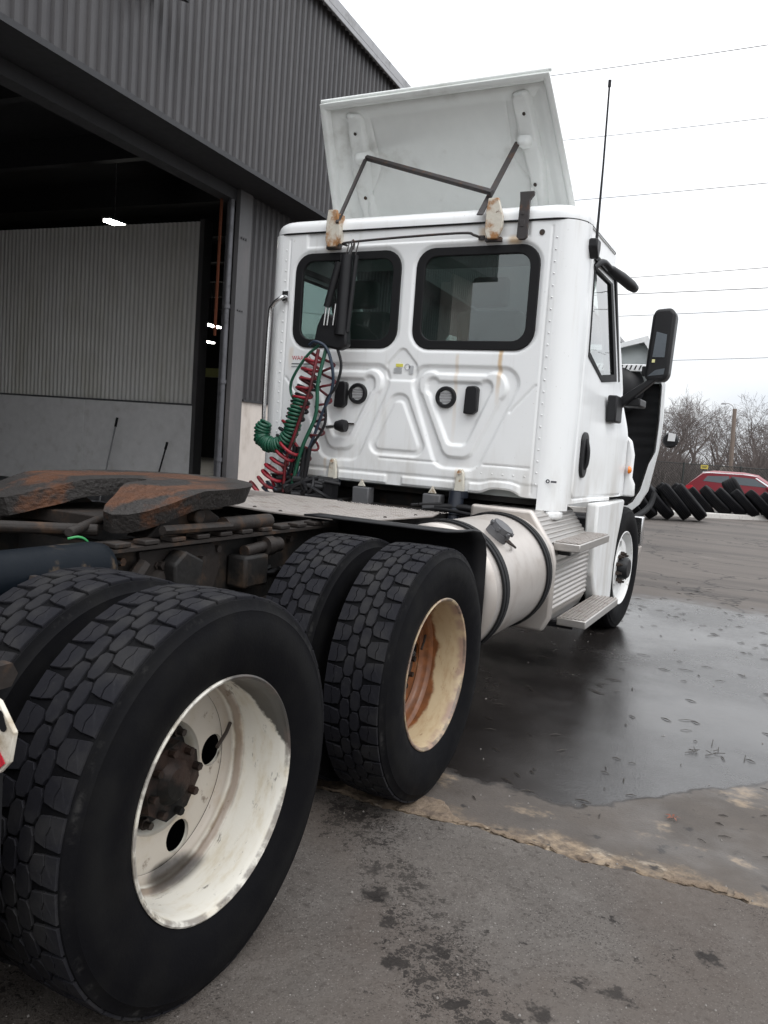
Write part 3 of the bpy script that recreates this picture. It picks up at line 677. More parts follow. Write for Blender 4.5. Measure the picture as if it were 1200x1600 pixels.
# ---- tyres
TR = .512
def tyre_body(drive=True, n=96):
    h = [(.100, .296), (.112, .300), (.121, .318), (.132, .352), (.1385, .395), (.1385, .425), (.134, .452), (.1275, .470), (.1275, .4735), (.1215, .480), (.1165, .491), (.1135, .499), (.108, .5012)]
    if drive: crown = [(.06, .5035), (0, .5040)]
    else: crown = [(.100, .507), (.075, .511), (.070, .501), (.062, .501), (.057, .5125), (.028, .513), (.024, .503), (.016, .503), (.012, .5135)]
    half = h+crown
    prof = half+[(-a, r) for a, r in reversed(half) if a > 0]
    return MB().lathe(prof, n, 'x')
def tyre_blocks():
    mb = MB(); NB = 42; circ = 2*PI/NB
    R = lambda w: TR-.0035*(abs(w)/.11)**2
    def block(poly, base=.4985, ch=.0024):
        cx = sum(p[0] for p in poly)/len(poly); cw = sum(p[1] for p in poly)/len(poly); n = len(poly); vs = []
        jit = random.uniform(-.0010, .0006); fa, fw_ = .96, .965
        for (a, w) in poly: vs.append((a, w, base))
        for (a, w) in poly: vs.append((a, w, R(w)-ch+jit))
        for (a, w) in poly: vs.append((cx+(a-cx)*fa, cw+(w-cw)*fw_, R(cw+(w-cw)*fw_)+jit))
        out = [(w, r*math.cos(a), r*math.sin(a)) for a, w, r in vs]
        fs = [tuple(range(2*n, 3*n))]
        for i in range(n):
            j = (i+1) % n; fs += [(i, j, n+j, n+i), (n+i, n+j, 2*n+j, 2*n+i)]
        mb.add(out, fs)
    g = .0042/.51                   # half groove as an angle
    for k in range(NB):
        for sgn, off in ((1, 0), (-1, .45)):
            jt = lambda v: v+random.uniform(-.0010, .0010)
            a0 = (k+off)*circ; A, B_ = a0+g, a0+circ-g; m_ = (A+B_)/2; sw = jt(.0765); sq = .006
            block([(A, sgn*.1095), (B_, sgn*.1095), (B_-sq*.6, sgn*(sw+.0012)), (B_-.35*(B_-A), sgn*(sw-.003)), (A+.35*(B_-A), sgn*(sw+.0042)), (A+sq, sgn*(sw+.0012))])
            block([(A+sq, sgn*(sw-.0012)), (A+.35*(B_-A), sgn*(sw+.0018)), (B_-.35*(B_-A), sgn*(sw-.0055)), (B_-sq*.6, sgn*(sw-.0012)), (B_-.016, sgn*jt(.047)), (m_+.012, sgn*jt(.0405)), (m_-.012, sgn*jt(.0405)), (A+.016, sgn*jt(.047))])
            a1 = a0+circ*.5; A, B_ = a1+g*.7, a1+circ-g*.7; q = .20*circ
            block([(A, sgn*jt(.030)), (A+q, sgn*jt(.0388)), (B_-q, sgn*jt(.0388)), (B_, sgn*jt(.030)), (B_, sgn*jt(.011)), (B_-q*.8, sgn*jt(.0026)), (A+q*.8, sgn*jt(.0026)), (A, sgn*jt(.011))])
    return mb
me_body = tyre_body().mesh('tyre', 40); me_body.materials.append(M_tyre)
me_blocks = tyre_blocks().mesh('tread_blocks', None); me_blocks.materials.append(M_tread)
me_steer = tyre_body(False).mesh('tyre', 40); me_steer.materials.append(M_tyre)
# ---- rims
def disc_with_holes(a, r0, r1, holes, hr, hrad, th=.012):
    bm = bmesh.new()
    for z in (0,):
        def loop(cx, cy, r, n):
            vs = [bm.verts.new((a, cx+r*math.cos(2*PI*i/n), cy+r*math.sin(2*PI*i/n))) for i in range(n)]
            return [bm.edges.new((vs[i], vs[(i+1) % n])) for i in range(n)]
        E_ = loop(0, 0, r1, 72)+loop(0, 0, r0, 48)
        for k in range(holes):
            t = (.055+2*PI*k/holes); E_ += loop(hr*math.cos(t), hr*math.sin(t), hrad, 24)
        bmesh.ops.triangle_fill(bm, use_beauty=True, use_dissolve=False, edges=E_, normal=(1, 0, 0))
    kill = []
    for f in bm.faces:
        c = f.calc_center_median(); r = math.hypot(c.y, c.z)
        if r < r0*.985: kill.append(f); continue
        for k in range(holes):
            t = (.055+2*PI*k/holes)
            if math.hypot(c.y-hr*math.cos(t), c.z-hr*math.sin(t)) < hrad*.97: kill.append(f); break
    bmesh.ops.delete(bm, geom=kill, context='FACES_ONLY')
    vs = [tuple(v.co) for v in bm.verts]; bm.verts.index_update(); fs = [tuple(v.index for v in f.verts) for f in bm.faces]; bm.free()
    mb = MB().add(vs, fs)
    for k in range(holes):          # hole walls
        t = (.055+2*PI*k/holes); cy, cz = hr*math.cos(t), hr*math.sin(t)
        n = 24; ring = [(cy+hrad*math.cos(2*PI*i/n), cz+hrad*math.sin(2*PI*i/n)) for i in range(n)]
        mb.add([(a, p, q) for p, q in ring]+[(a-th, p, q) for p, q in ring], [(i, (i+1) % n, n+(i+1) % n, n+i) for i in range(n)])
    return mb
def rim_dual():
    mb = MB().lathe([(.098, .300), (.112, .3075), (.120, .3085), (.1225, .304), (.1195, .298), (.110, .2935), (.092, .289), (.05, .2855), (.0, .2835), (-.024, .281), (-.034, .269), (-.042, .2665), (-.058, .2645), (-.069, .257), (-.075, .247)], 96, 'x')
    d = disc_with_holes(-.077, .150, .2475, 5, .203, .045); mb.add(d.v, d.f)
    mb.lathe([(-.077, .150), (-.082, .147), (-.120, .142), (-.135, .138), (-.136, .08)], 60, 'x')
    return mb
def rim_steer():
    mb = MB().lathe([(.098, .300), (.112, .3075), (.120, .3085), (.1225, .304), (.1195, .298), (.110, .2935), (.092, .289), (.05, .283), (.0, .280), (-.03, .262), (-.09, .262)], 80, 'x')
    d = disc_with_holes(.085, .140, .235, 5, .192, .034); mb.add(d.v, d.f)
    mb.lathe([(.085, .235), (.07, .252), (.04, .264), (.0, .279)], 60, 'x')
    mb.lathe([(.085, .140), (.092, .137), (.092, .07)], 48, 'x')
    return mb
me_rim = rim_dual().mesh('wheel', 35); me_rims = rim_steer().mesh('wheel', 35); me_rims.materials.append(M_rimf); me_rim.materials.append(M_rimw)
me_riml = MB().lathe([(-.098, .300), (-.1195, .298), (-.092, .289), (.0, .280), (.092, .289), (.1195, .298), (.098, .300)], 48, 'x').mesh('wheel', 35); me_riml.materials.append(M_grime)
def hub_mesh():
    mb = MB().lathe([(-.136, .10), (-.136, .112), (-.10, .104), (-.08, .096), (-.07, .090), (-.066, .06)], 40, 'x')
    # eight-cornered axle flange
    oc = [(.105*math.cos(PI/8+k*PI/4+.2), .105*math.sin(PI/8+k*PI/4+.2)) for k in range(8)]
    mb.prism(oc, 'x', -.062, -.038); mb.lathe([(-.038, .062), (-.03, .055), (-.018, .042), (-.016, 0.0001)], 30, 'x')
    for k in range(8):
        t = k*PI/4+.2; mb.cyl((-.038, .084*math.cos(t), .084*math.sin(t)), (-.018, .084*math.cos(t), .084*math.sin(t)), .011, n=6)
    return mb
me_hub = hub_mesh().mesh('hub', 30); me_hub.materials.append(M_hub)
me_nut = MB().cyl((0, 0, 0), (.028, 0, 0), .017, n=6).cyl((.028, 0, 0), (.048, 0, 0), .010, n=8).mesh('lug_nut', 30); me_nut.materials.append(M_nut)
me_drum = MB().lathe([(-.12, .0001), (-.12, .208), (-.135, .215), (-.42, .215)], 40, 'x').mesh('brake_drum', 30); me_drum.materials.append(M_frame)
me_valve = MB().tube([(-.052, 0, .262), (-.045, .01, .232), (-.03, .012, .17)], .0055, 8).mesh('valve_stem', 40); me_valve.materials.append(M_nut)
def wheel_dual(x, y, side, rust=False, inner=False, spin=0., z=TR-.004):
    rz = 0 if side > 0 else PI
    w = place('wheel', me_riml if inner else me_rim, tk, (x, y, z), (0, 0, rz))
    t = place('tyre', me_body, w, (x, y, z), (spin, 0, 0)); tb = place('tread_blocks', me_blocks, w, (x, y, z), (spin, 0, 0)); tb['kind'] = 'stuff'
    if not inner:
        if rust:
            w.material_slots[0].link = 'OBJECT'; w.material_slots[0].material = M_rimr
            w['label'] = 'wheel with rust stained cream rim'
        else:
            w['label'] = 'wheel with dirty white rim'
        place('hub', me_hub, w, (x, y, z)); place('brake_drum', me_drum, w, (x, y, z))
        for k in range(10):
            a = 2*PI*k/10+.15; place('lug_nut', me_nut, w, (x-.134, y+.130*math.cos(a), z+.130*math.sin(a)))
        place('valve_stem', me_valve, w, (x, y, z), (-1.25, 0, 0))
    return w
XO, XI = 1.17-.1225, 1.17-.1225-.335
YR, YF, YS = 0.0, 1.377, 5.33
for side in (1, -1):
    f = (lambda x: x) if side > 0 else (lambda x: 2*XC-x)
    wheel_dual(f(XO), YR, side, False, False, .32); wheel_dual(f(XI), YR, side, False, True, .5)
    wheel_dual(f(XO), YF, side, True, False, .9); wheel_dual(f(XI), YF, side, True, True, .2)
    xs_ = 1.165-.1225; w = place('wheel', me_rims, tk, (f(xs_), YS, TR-.004), (.3, 0, (0 if side > 0 else PI)-.06))
    place('tyre', me_steer, w, (f(xs_), YS, TR-.004)); w['label'] = 'front wheel with white disc and black hub'
    hb = MB().lathe([(.07, .10), (.092, .098), (.15, .090), (.17, .075), (.172, .0001)], 32, 'x').mesh('hub', 30); hb.materials.append(M_blk)
    place('hub', hb, w, (f(xs_), YS, TR-.004))
    for k in range(10):
        a = 2*PI*k/10; place('lug_nut', me_nut, w, (f(xs_)+.092, YS+.118*math.cos(a), TR-.004+.118*math.sin(a)))

# ---- chassis
for s in (1, -1):
    xo = XC+s*.43; mb = MB(); xi = XC+s*.35
    mb.box((xo, -1.05, .72), (xo-s*.010, 6.2, 1.0)); mb.box((xo-s*.010, -1.05, .72), (xi, 6.2, .73)); mb.box((xo-s*.010, -1.05, .99), (xi, 6.2, 1.0))
    part(mb, 'frame_rail', M_frame)
for yy in (-.95, -.55, .69, 2.1, 3.0): part(MB().box((XC-.34, yy-.04, .75), (XC+.34, yy+.04, .96)), 'crossmember', M_frame)
for yy in (YR, YF):
    mb = MB(); mb.cyl((XC-.75, yy, .51), (XC+.75, yy, .51), .085, n=16); mb.lathe([(-.16, .04), (-.14, .14), (0, .19), (.14, .14), (.16, .04)], 20, 'y', (XC+.05, yy, .52)); mb.cyl((XC+.05, yy+.1, .53), (XC+.05, yy+.45, .55), .09, .06, 14)
    part(mb, 'drive_axle', M_frame, smooth=40)
mb = MB(); mb.cyl((XC-.95, YS, .47), (XC+.95, YS, .47), .06, n=10); part(mb, 'front_axle', M_frame)
for s in (1, -1):
    for yy in (YR+.30, YF+.34, YR-.3):
        mb = MB().lathe([(.58, .06), (.60, .115), (.66, .135), (.74, .125), (.80, .125), (.86, .11), (.88, .05)], 20, 'z', (XC+s*.45, yy, 0)); part(mb, 'air_spring', M_blkm, smooth=50)
for yy in (YR, YF):
    part(MB().box((XC+.36, yy-.30, .62), (XC+.50, yy+.42, .72)), 'suspension_beam', M_grime, bevel=.01)
    part(MB().tube([(XC+.44, yy+.62, .90), (XC+.46, yy+.3, .66), (XC+.46, yy-.2, .58)], .035, 8), 'suspension_arm', M_grime, smooth=40)
    part(MB().tube([(XC+.47, yy+.5, .95), (XC+.47, yy+.18, .60)], [.028, .034], 8), 'shock_absorber', M_grime, smooth=40)
mb = MB()
for k in range(34):
    yy = random.uniform(-.7, 2.2); xx = XC+random.uniform(.2, .47); zz = random.uniform(.72, 1.02)
    mb.tube(spline([(xx, yy, zz), (xx+random.uniform(-.04, .03), yy+.2, zz-.06*random.random()), (xx+random.uniform(-.03, .02), yy+.45, zz+random.uniform(-.08, .03))], 5), random.choice((.006, .009, .012)), 6)
part(mb, 'brake_lines', M_blkm, smooth=60, kind='stuff')
# dark blue air tank lying along the right rail
mb = MB().lathe([(-1.02, .0001), (-1.02, .05), (-1.0, .08), (-.96, .088), (.27, .088), (.31, .08), (.335, .05), (.338, .0001)], 28, 'y', (.40, 0, .955)); at = part(mb, 'air_tank', M_blue, smooth=40)
mb = MB().cyl((.478, -.02, .965), (.505, -.02, .965), .018, n=6).cyl((.505, -.02, .965), (.525, -.03, .955), .008, n=8); part(mb, 'drain_valve', M_nut, at)
mb = MB().tube(spline([(.36, .31, 1.0), (.37, .28, 1.04), (.365, .25, 1.055), (.35, .22, 1.05)], 6), .004, 6); part(mb, 'cable', mat('green_cable', (.02, .22, .06), .4), at, smooth=60)
mb = MB().tube([(.43, 1.17, .955), (.43, 1.22, .955)], .042, 14).tube([(.43, 1.22, .955), (.43, 1.28, .955)], .032, 14).tube([(.43, 1.04, .945), (.43, 1.17, .955)], .024, 12); part(mb, 'brake_valve', M_grime, smooth=40)
mb = MB().prism([(.55, .74), (.88, .74), (.95, .90), (.9, .985), (.5, .985)], 'x', .37, .385).cyl((.385, .7, .85), (.41, .7, .85), .02, n=6).cyl((.385, .6, .93), (.41, .6, .93), .016, n=6).cyl((.385, .82, .93), (.41, .82, .93), .016, n=6); part(mb, 'hanger_bracket', M_grime)
for k in range(9):
    yy = .42+.17*k; part(MB().cyl((.372, yy, .96-.03*(k % 3)), (.392, yy, .96-.03*(k % 3)), .015, n=6), 'frame_bolt', M_nut)
part(MB().box((.375, 1.0, .80), (.47, 1.16, .93)), 'valve_block', M_frame, bevel=.012)
part(MB().prism([(.62, .70), (.72, .70), (.76, .94), (.66, .985), (.60, .94)], 'x', .39, .46), 'axle_stop', M_frame, bevel=.01)
# ---- fifth wheel
FY = .82
def fifth():
    mb = MB(); out = []
    R_ = .50; top = []
    for i in range(25):
        a = PI*i/24; top.append((R_*.93*math.cos(a), .10+R_*.86*math.sin(a)))      # front arc
    horn = [(-.47, .04), (-.465, -.10), (-.45, -.22), (-.42, -.30), (-.37, -.345), (-.31, -.36), (-.255, -.345), (-.215, -.30), (-.165, -.21), (-.12, -.13)]
    slot = [(-.075, -.04), (-.060, .04)]+[(.052*math.cos(PI-PI*i/8), .06+.052*math.sin(PI-PI*i/8)) for i in range(1, 8)]+[(.060, .04), (.075, -.04)]
    horn2 = [(.12, -.13), (.165, -.21), (.215, -.30), (.255, -.345), (.31, -.36), (.37, -.345), (.42, -.30), (.45, -.22), (.465, -.10), (.47, .04)]
    return top+horn+slot+horn2
op = fifth()
def fz(y): return .022-.080*max(0, (-.06-y)/.30)**1.2+.012*(y/.5)
bm = bmesh.new()
def densify(poly, d=.035):
    o_ = []
    for p, q in zip(poly, poly[1:]+poly[:1]):
        L = math.hypot(q[0]-p[0], q[1]-p[1]); k = max(1, int(L/d))
        for i in range(k): o_.append((p[0]+(q[0]-p[0])*i/k, p[1]+(q[1]-p[1])*i/k))
    return o_
dp = densify(op)
vsb = [bm.verts.new((x, y, 0)) for x, y in dp]; eds = [bm.edges.new((vsb[i], vsb[(i+1) % len(vsb)])) for i in range(len(vsb))]
bmesh.ops.triangle_fill(bm, use_beauty=True, edges=eds)
for _ in range(2):
    bmesh.ops.subdivide_edges(bm, edges=[e for e in bm.edges if e.calc_length() > .07], cuts=1)
bmesh.ops.triangulate(bm, faces=bm.faces)
inpoly = lambda c: sd_poly(np.array([c.x]), np.array([c.y]), op)[0] < 0
bmesh.ops.delete(bm, geom=[f for f in bm.faces if not inpoly(f.calc_center_median())], context='FACES_ONLY')
bm.verts.index_update()
def groove(x, y):   # worn ring groove round the throat
    r = math.hypot(x, y-.03); return -.006*math.exp(-((r-.27)/.025)**2) + .004*math.exp(-((r-.18)/.03)**2)
tv = [(XC+.04+v.co.x, FY+v.co.y, 1.175+fz(v.co.y)+groove(v.co.x, v.co.y)) for v in bm.verts]; tf = [tuple(v.index for v in f.verts) for f in bm.faces]
bd_e = [e for e in bm.edges if len(e.link_faces) == 1]
mb = MB().add(tv, tf); k = len(tv)
for e in bd_e:
    i, j = e.verts[0].index, e.verts[1].index
    (x0, y0, z0), (x1, y1, z1) = tv[i], tv[j]; dep = .05 if True else .05
    def low(x, y, z): return (x+(XC+.04-x)*.015, y+(FY-y)*.015, z-.018), (x+(XC+.04-x)*.05, y+(FY-y)*.05, z-.068)
    a1, a2 = low(x0, y0, z0); b1, b2 = low(x1, y1, z1)
    mb.add([(x0, y0, z0), (x1, y1, z1), b1, a1, b2, a2], [(0, 1, 2, 3), (3, 2, 4, 5)])
bm.free()
fw = part(mb, 'fifth_wheel', M_fifth, smooth=50, label='greasy rust patched fifth wheel coupling plate', loc=(XC+.04, FY, 1.1))
for s in (1, -1):
    mb = MB().prism([(FY-.24, 1.02), (FY+.24, 1.02), (FY+.16, 1.08), (FY+.05, 1.14), (FY-.05, 1.14), (FY-.16, 1.08)], 'x', XC+s*.40, XC+s*.30).cyl((XC+s*.44, FY, 1.09), (XC+s*.28, FY, 1.09), .03, n=12)
    part(mb, 'saddle_bracket', M_grime, fw, bevel=.006)
    mb = MB().box((XC+s*.33, FY-.75, 1.003), (XC+s*.50, FY+.95, 1.015))
    part(mb, 'slide_plate', M_grime, fw)
    for q in range(11):
        yy = FY-.62+q*.135; mb = MB().box((XC+s*.44, yy, 1.017), (XC+s*.50, yy+.07, 1.034)); part(mb, 'rack_tooth', M_grime, fw, bevel=.004)
mb = MB().box((XC-.30, FY-.2, 1.02), (XC+.30, FY+.2, 1.07)); mb.tube([(XC+.36, FY-.55, 1.06), (XC+.10, FY-.15, 1.06)], .018, 8); mb.tube([(XC-.3, FY-.9, 1.05), (XC+.28, FY-.35, 1.045)], .022, 8); part(mb, 'locking_mechanism', M_grime, fw, bevel=.005)
mb = MB().tube([(.43, FY-.26, 1.062), (.43, FY+.12, 1.055)], .017, 8).cyl((.41, FY+.10, 1.058), (.40, FY+.42, 1.055), .030, n=12); part(mb, 'release_handle', M_grime, fw, smooth=40)
# ---- deck plate behind the cab
def deck():
    P = []; mb = MB()
    mb.prism([(-.62, 2.36), (-.44, 1.96), (.0, 1.86), (.46, 1.90), (.56, 2.62), (.50, 2.86), (-.62, 2.86)], 'z', 1.012, 1.022)
    return mb
dk = part(deck(), 'deck_plate', M_alud, bevel=.002)
mb = MB()
for i in range(40):
    for j in range(34):
        x, y = -.6+i*.03, 1.9+j*.03
        if y < 1.98-.25*min(0, x+.1)-.04*max(0, x) and x < -.05: continue
        if y < 1.95 or x > .45+.1*(y-1.9): continue
        d = (.010, .0035) if (i+j) % 2 else (.0035, .010)
        mb.add([(x-d[0], y, 1.0222), (x, y-d[1], 1.0222), (x+d[0], y, 1.0222), (x, y+d[1], 1.0222), (x, y, 1.0255)], [(0, 1, 4), (1, 2, 4), (2, 3, 4), (3, 0, 4)])
part(mb, 'tread_pattern', M_alud, dk, kind='stuff')
mb = MB()
for x, y in ((-.4, 2.0), (-.2, 1.95), (.0, 1.9), (.2, 1.92), (.4, 1.94), (.46, 2.2), (.5, 2.5)): mb.dome((x, y+.02, 1.022), .011, axis=(0, 0, 1))
part(mb, 'deck_bolts', M_nut, dk, kind='stuff')
# ---- black quarter fender in front of the forward drive tyres
pr = [(1.58, 1.062), (1.72, 1.060), (1.82, 1.045), (1.89, 1.0), (1.918, .93), (1.925, .80), (1.925, .56)]
P = np.array([[(x, y, z+(.01 if x > 1.1 else 0)) for y, z in pr] for x in np.linspace(.36, 1.145, 12)])
o = part(MB().grid(P), 'quarter_fender', M_blk, smooth=50); sm = o.modifiers.new('thick', 'SOLIDIFY'); sm.thickness = .008
# ---- mud flap hanger at the rear right
mh = part(MB().prism([(.60, .90), (.98, .945), (1.125, .910), (1.168, .860), (1.157, .802), (1.132, .776), (.60, .770)], 'y', -.622, -.612), 'mud_flap_hanger', mat('dirty_white_plate', (.62, .58, .50), .5, dirt=(.3, .24, .16), dscale=12), bevel=.002)
sl = []; 
for i in range(9): sl.append((1.132+.009*math.cos(PI*i/8), .886+.009*math.sin(PI*i/8)))
for i in range(9): sl.append((1.141+.009*math.cos(PI+PI*i/8), .866+.009*math.sin(PI+PI*i/8)))
part(MB().prism(sl, 'y', -.6245, -.6235), 'slot', M_blkm, mh)
part(MB().prism([(.98, .835), (1.128, .826), (1.150, .800), (1.133, .784), (.98, .780)], 'y', -.6255, -.6235), 'red_reflector', M_tape, mh)
part(MB().prism([(.58, .13), (1.117, .13), (1.120, .70), (1.12, .768), (.58, .764)], 'y', -.612, -.604), 'mud_flap', M_blkm)
part(MB().tube([(.55, -.60, .96), (1.09, -.60, .95)], .020, 10).cyl((1.09, -.60, .95), (1.115, -.60, .949), .026, n=6), 'hanger_rod', M_grime, mh)

# ---- fuel tank
tx, tz, trr = .865, .725, .325
prof = [(1.955, .0001), (1.955, trr-.06), (1.965, trr-.02), (1.985, trr)]+[(2.02+i*.1, trr) for i in range(10)]+[(2.985, trr), (3.01, trr-.02), (3.02, trr-.06), (3.02, .0001)]
tank = part(MB().lathe(prof, 64, 'y', (tx, 0, tz)), 'fuel_tank', M_alutank, smooth=40)
for yy in (2.10, 2.86):
    part(MB().lathe([(yy-.042, trr+.002), (yy-.042, trr+.012), (yy+.042, trr+.012), (yy+.042, trr+.002)], 64, 'y', (tx, 0, tz)), 'tank_strap', M_blkm, tank, smooth=30)
    part(MB().lathe([(yy-.012, trr+.0125), (yy-.012, trr+.015), (yy+.008, trr+.015), (yy+.008, trr+.0125)], 64, 'y', (tx, 0, tz)), 'strap_liner', M_blkm, tank)
cp = Vector((tx+.19, 2.30, tz+.268)); cn = Vector((.58, 0, .8)).normalized()
mb = MB().tube([cp-cn*.02, cp+cn*.03], .062, 20).tube([cp+cn*.03, cp+cn*.062], .058, 10)
for k in range(6):
    a = k*PI/3; e1 = Vector((0, 1, 0)); e2 = cn.cross(e1); q = e1*math.cos(a)+e2*math.sin(a); mb.tube([cp+cn*.045+q*.045, cp+cn*.045+q*.068], .012, 6)
part(mb, 'filler_cap', M_grey, tank, smooth=40)
mb = MB().tube(spline([cp+Vector((.05, -.02, -.02)), cp+Vector((.085, .03, -.05)), cp+Vector((.075, .08, -.06)), cp+Vector((.03, .07, -.02))], 8), .006, 6); part(mb, 'cap_chain', M_nut, tank, smooth=60)
# ---- step box
bx = part(MB().prism([(.62, 1.06), (.99, 1.06), (1.125, .87), (1.145, .79), (1.145, .47), (1.11, .39), (.62, .39)], 'y', 3.10, 4.02), 'step_box', M_alu, bevel=.01)
po = [(.62, 1.08), (1.005, 1.08), (1.150, .875), (1.172, .79), (1.172, .455), (1.125, .365), (.62, .365)]
part(MB().prism(po, 'y', 3.050, 3.100), 'end_panel', M_alutank, bx, bevel=.022, segs=4)
def ribbed(z0, z1, x0, x1, n, name):
    pr = []
    for i in range(n):
        t0 = i/n
        for dt, d in ((0, 0), (.35/n, .009), (.65/n, .009), (1./n*.98, 0)): pr.append((x0+(x1-x0)*(t0+dt)+d, z0+(z1-z0)*(t0+dt)))
    P = np.array([[(x, y, z) for x, z in pr] for y in (3.102, 4.012)])
    return part(MB().grid(P), name, M_alu, bx, smooth=25)
ribbed(.48, .785, 1.147, 1.147, 10, 'ribbed_kick_panel')
ribbed(.885, 1.05, 1.120, 1.0, 7, 'ribbed_slope_panel')
for (z, x0, x1, y0, y1) in ((.905, 1.13, 1.292, 3.13, 3.96), (.432, 1.155, 1.335, 3.27, 4.26)):
    st = part(MB().box((x0, y0, z-.055), (x1, y1, z-.006)), 'step', M_alu, bevel=.006)
    for k in range(7):
        xx = x0+.018+k*(x1-x0-.036)/6; mb = MB()
        mb.box((xx-.007, y0+.005, z-.005), (xx+.007, y1-.005, z))
        for q in range(28): mb.add([(xx-.005, y0+.02+q*(y1-y0-.04)/28, z+.0005), (xx+.005, y0+.02+q*(y1-y0-.04)/28, z+.0005), (xx, y0+.032+q*(y1-y0-.04)/28, z+.005)], [(0, 1, 2)])
        part(mb, 'tread_rib', M_alud, st)
    for ya in (y0+.1, y1-.14): part(MB().box((x0-.15, ya, z-.09), (x0+.08, ya+.04, z-.058)), 'step_bracket', M_blk, st)

# ---- cab
YB = 3.35; ZB, ZR = 1.13, 2.84
xl, xr = XC-1.02, XC+1.0          # flat rear panel limits
nx, nz_ = 330, 280
X, Z = np.meshgrid(np.linspace(xl, xr, nx), np.linspace(ZB, ZR, nz_), indexing='ij')
def mir(poly): return [(2*XC-x, z) for x, z in poly][::-1]
outR = [(.02, 1.945), (.70, 1.945), (.79, 1.86), (.53, 1.265), (.23, 1.265), (.02, 1.79)]
midR = [(.075, 1.89), (.66, 1.89), (.69, 1.82), (.47, 1.345), (.295, 1.345), (.075, 1.80)]
inR = [(.125, 1.845), (.61, 1.845), (.60, 1.79), (.445, 1.42), (.31, 1.42), (.125, 1.80)]
arch = [(-.115, 1.75), (-.005, 1.75), (.19, 1.325), (-.31, 1.325)]
arch2 = [(-.09, 1.70), (-.03, 1.70), (.13, 1.36), (-.25, 1.36)]
tri = [(-.06, 2.07), (.06, 1.94), (.06, 1.83), (-.18, 1.83), (-.18, 1.94)]
D = np.zeros_like(X)
for pol in (outR, mir(outR)): D += .016*(1-sstep(rounded(pol, .105)(X, Z), -.022, .004))
for pol in (midR, mir(midR)): D -= .022*(1-sstep(rounded(pol, .085)(X, Z), -.014, .010))
for pol in (inR, mir(inR)): D += .018*(1-sstep(rounded(pol, .055)(X, Z), -.024, .004))
D += .014*(1-sstep(rounded(arch, .075)(X, Z), -.016, .004)); D -= .010*(1-sstep(rounded(arch2, .04)(X, Z), -.016, .006))
D += .010*(1-sstep(rounded(tri, .045)(X, Z), -.012, .004))
def linegroove(x0, z0, x1, z1, w=.007, d=.007):
    ex, ez = x1-x0, z1-z0; t = np.clip(((X-x0)*ex+(Z-z0)*ez)/(ex*ex+ez*ez), 0, 1)
    return d*np.exp(-((X-x0-ex*t)**2+(Z-z0-ez*t)**2)/w**2)
D += linegroove(.72, 1.66, .87, 1.83)+linegroove(2*XC-.72, 1.66, 2*XC-.87, 1.83)
D += linegroove(.57, 1.315, .87, 1.315)+linegroove(-.18, 1.305, .24, 1.305)+linegroove(-.99, 1.315, -.69, 1.315)
D -= .012*(1-sstep(np.abs(Z-1.165), .022, .032))*(1-sstep(np.abs(np.abs(X-XC)-.47), .40, .42))*sstep(np.abs(np.abs(X-XC)-.49), .045, .06)
D += -.010*(1-sstep(Z, 1.20, 1.215))*0 + .006*(1-sstep(Z, 1.205, 1.22))
D += linegroove(.895, 1.16, .895, 2.80, .006, .006)+linegroove(2*XC-.895, 1.16, 2*XC-.895, 2.80, .006, .006)
D += .010*sstep(Z, 2.735, 2.75)*(1-sstep(np.abs(X-XC), .80, .82))        # upper header step
D -= .008*np.exp(-((X-XC)/.045)**2)*sstep(Z, 2.15, 2.25)*(1-sstep(Z, 2.6, 2.7))*0
wins = [(-.955, -.115), (-.005, .835)]
for (a, c) in wins:      # pressed surround of each window
    w = rounded([(a, 2.045), (c, 2.045), (c, 2.70), (a, 2.70)], .13)(X, Z)
    D += .012*(1-sstep(w, -.005, .028))
# wavy lower edge with the notch at the right end
lower = ZB+.035*np.exp(-((X-.70)/.11)**4)+.0*X
Z2 = Z+(lower-ZB)*np.clip((1.32-Z)/(1.32-ZB), 0, 1)
keep = np.ones((nx-1, nz_-1), bool)
Xc, Zc = (X[:-1, :-1]+X[1:, 1:])/2, (Z2[:-1, :-1]+Z2[1:, 1:])/2
for (a, c) in wins:
    keep &= ~(rounded([(a, 2.045), (c, 2.045), (c, 2.70), (a, 2.70)], .13)(Xc, Zc) < -.022)
curve = .010*((X-XC)/1.0)**2
cab = part(MB().grid(np.stack([X, YB+D+curve, Z2], -1), keep), 'cab', M_white, smooth=60, label='white cab shell with pressed triangular recesses on its rear wall')
# corner posts and side walls
def outline(side):
    pts = []; x0 = xr if side > 0 else xl; x1 = XC+side*1.15; r = abs(x1-x0)
    for i in range(11):
        a = PI/2*i/10; pts.append((x0+side*r*math.sin(a)**1.0, YB+.010+.19*(1-math.cos(a))))
    return pts
SIDE_Y0 = YB+.20
for s in (1, -1):
    o_ = outline(s); zz = np.linspace(ZB-.07 if s > 0 else ZB, ZR, 24)
    P = np.array([[(x, y, z) for z in zz] for x, y in o_])
    part(MB().grid(P), 'corner_post', M_white2, cab, smooth=60)
    part(MB().prism([(o_[0][0]+s*.01, YB+.03), (o_[4][0], YB+.035), (o_[7][0], YB+.09), (o_[9][0]-s*.012, YB+.17), (o_[0][0], YB+.2)], 'z', ZB-.125, ZB-.068), 'corner_foot', M_white2, cab, bevel=.018)
    part(MB().cyl((o_[2][0], YB+.026, ZB-.095), (o_[2][0], YB+.034, ZB-.095), .012, n=12), 'foot_bolt', M_nut, cab)
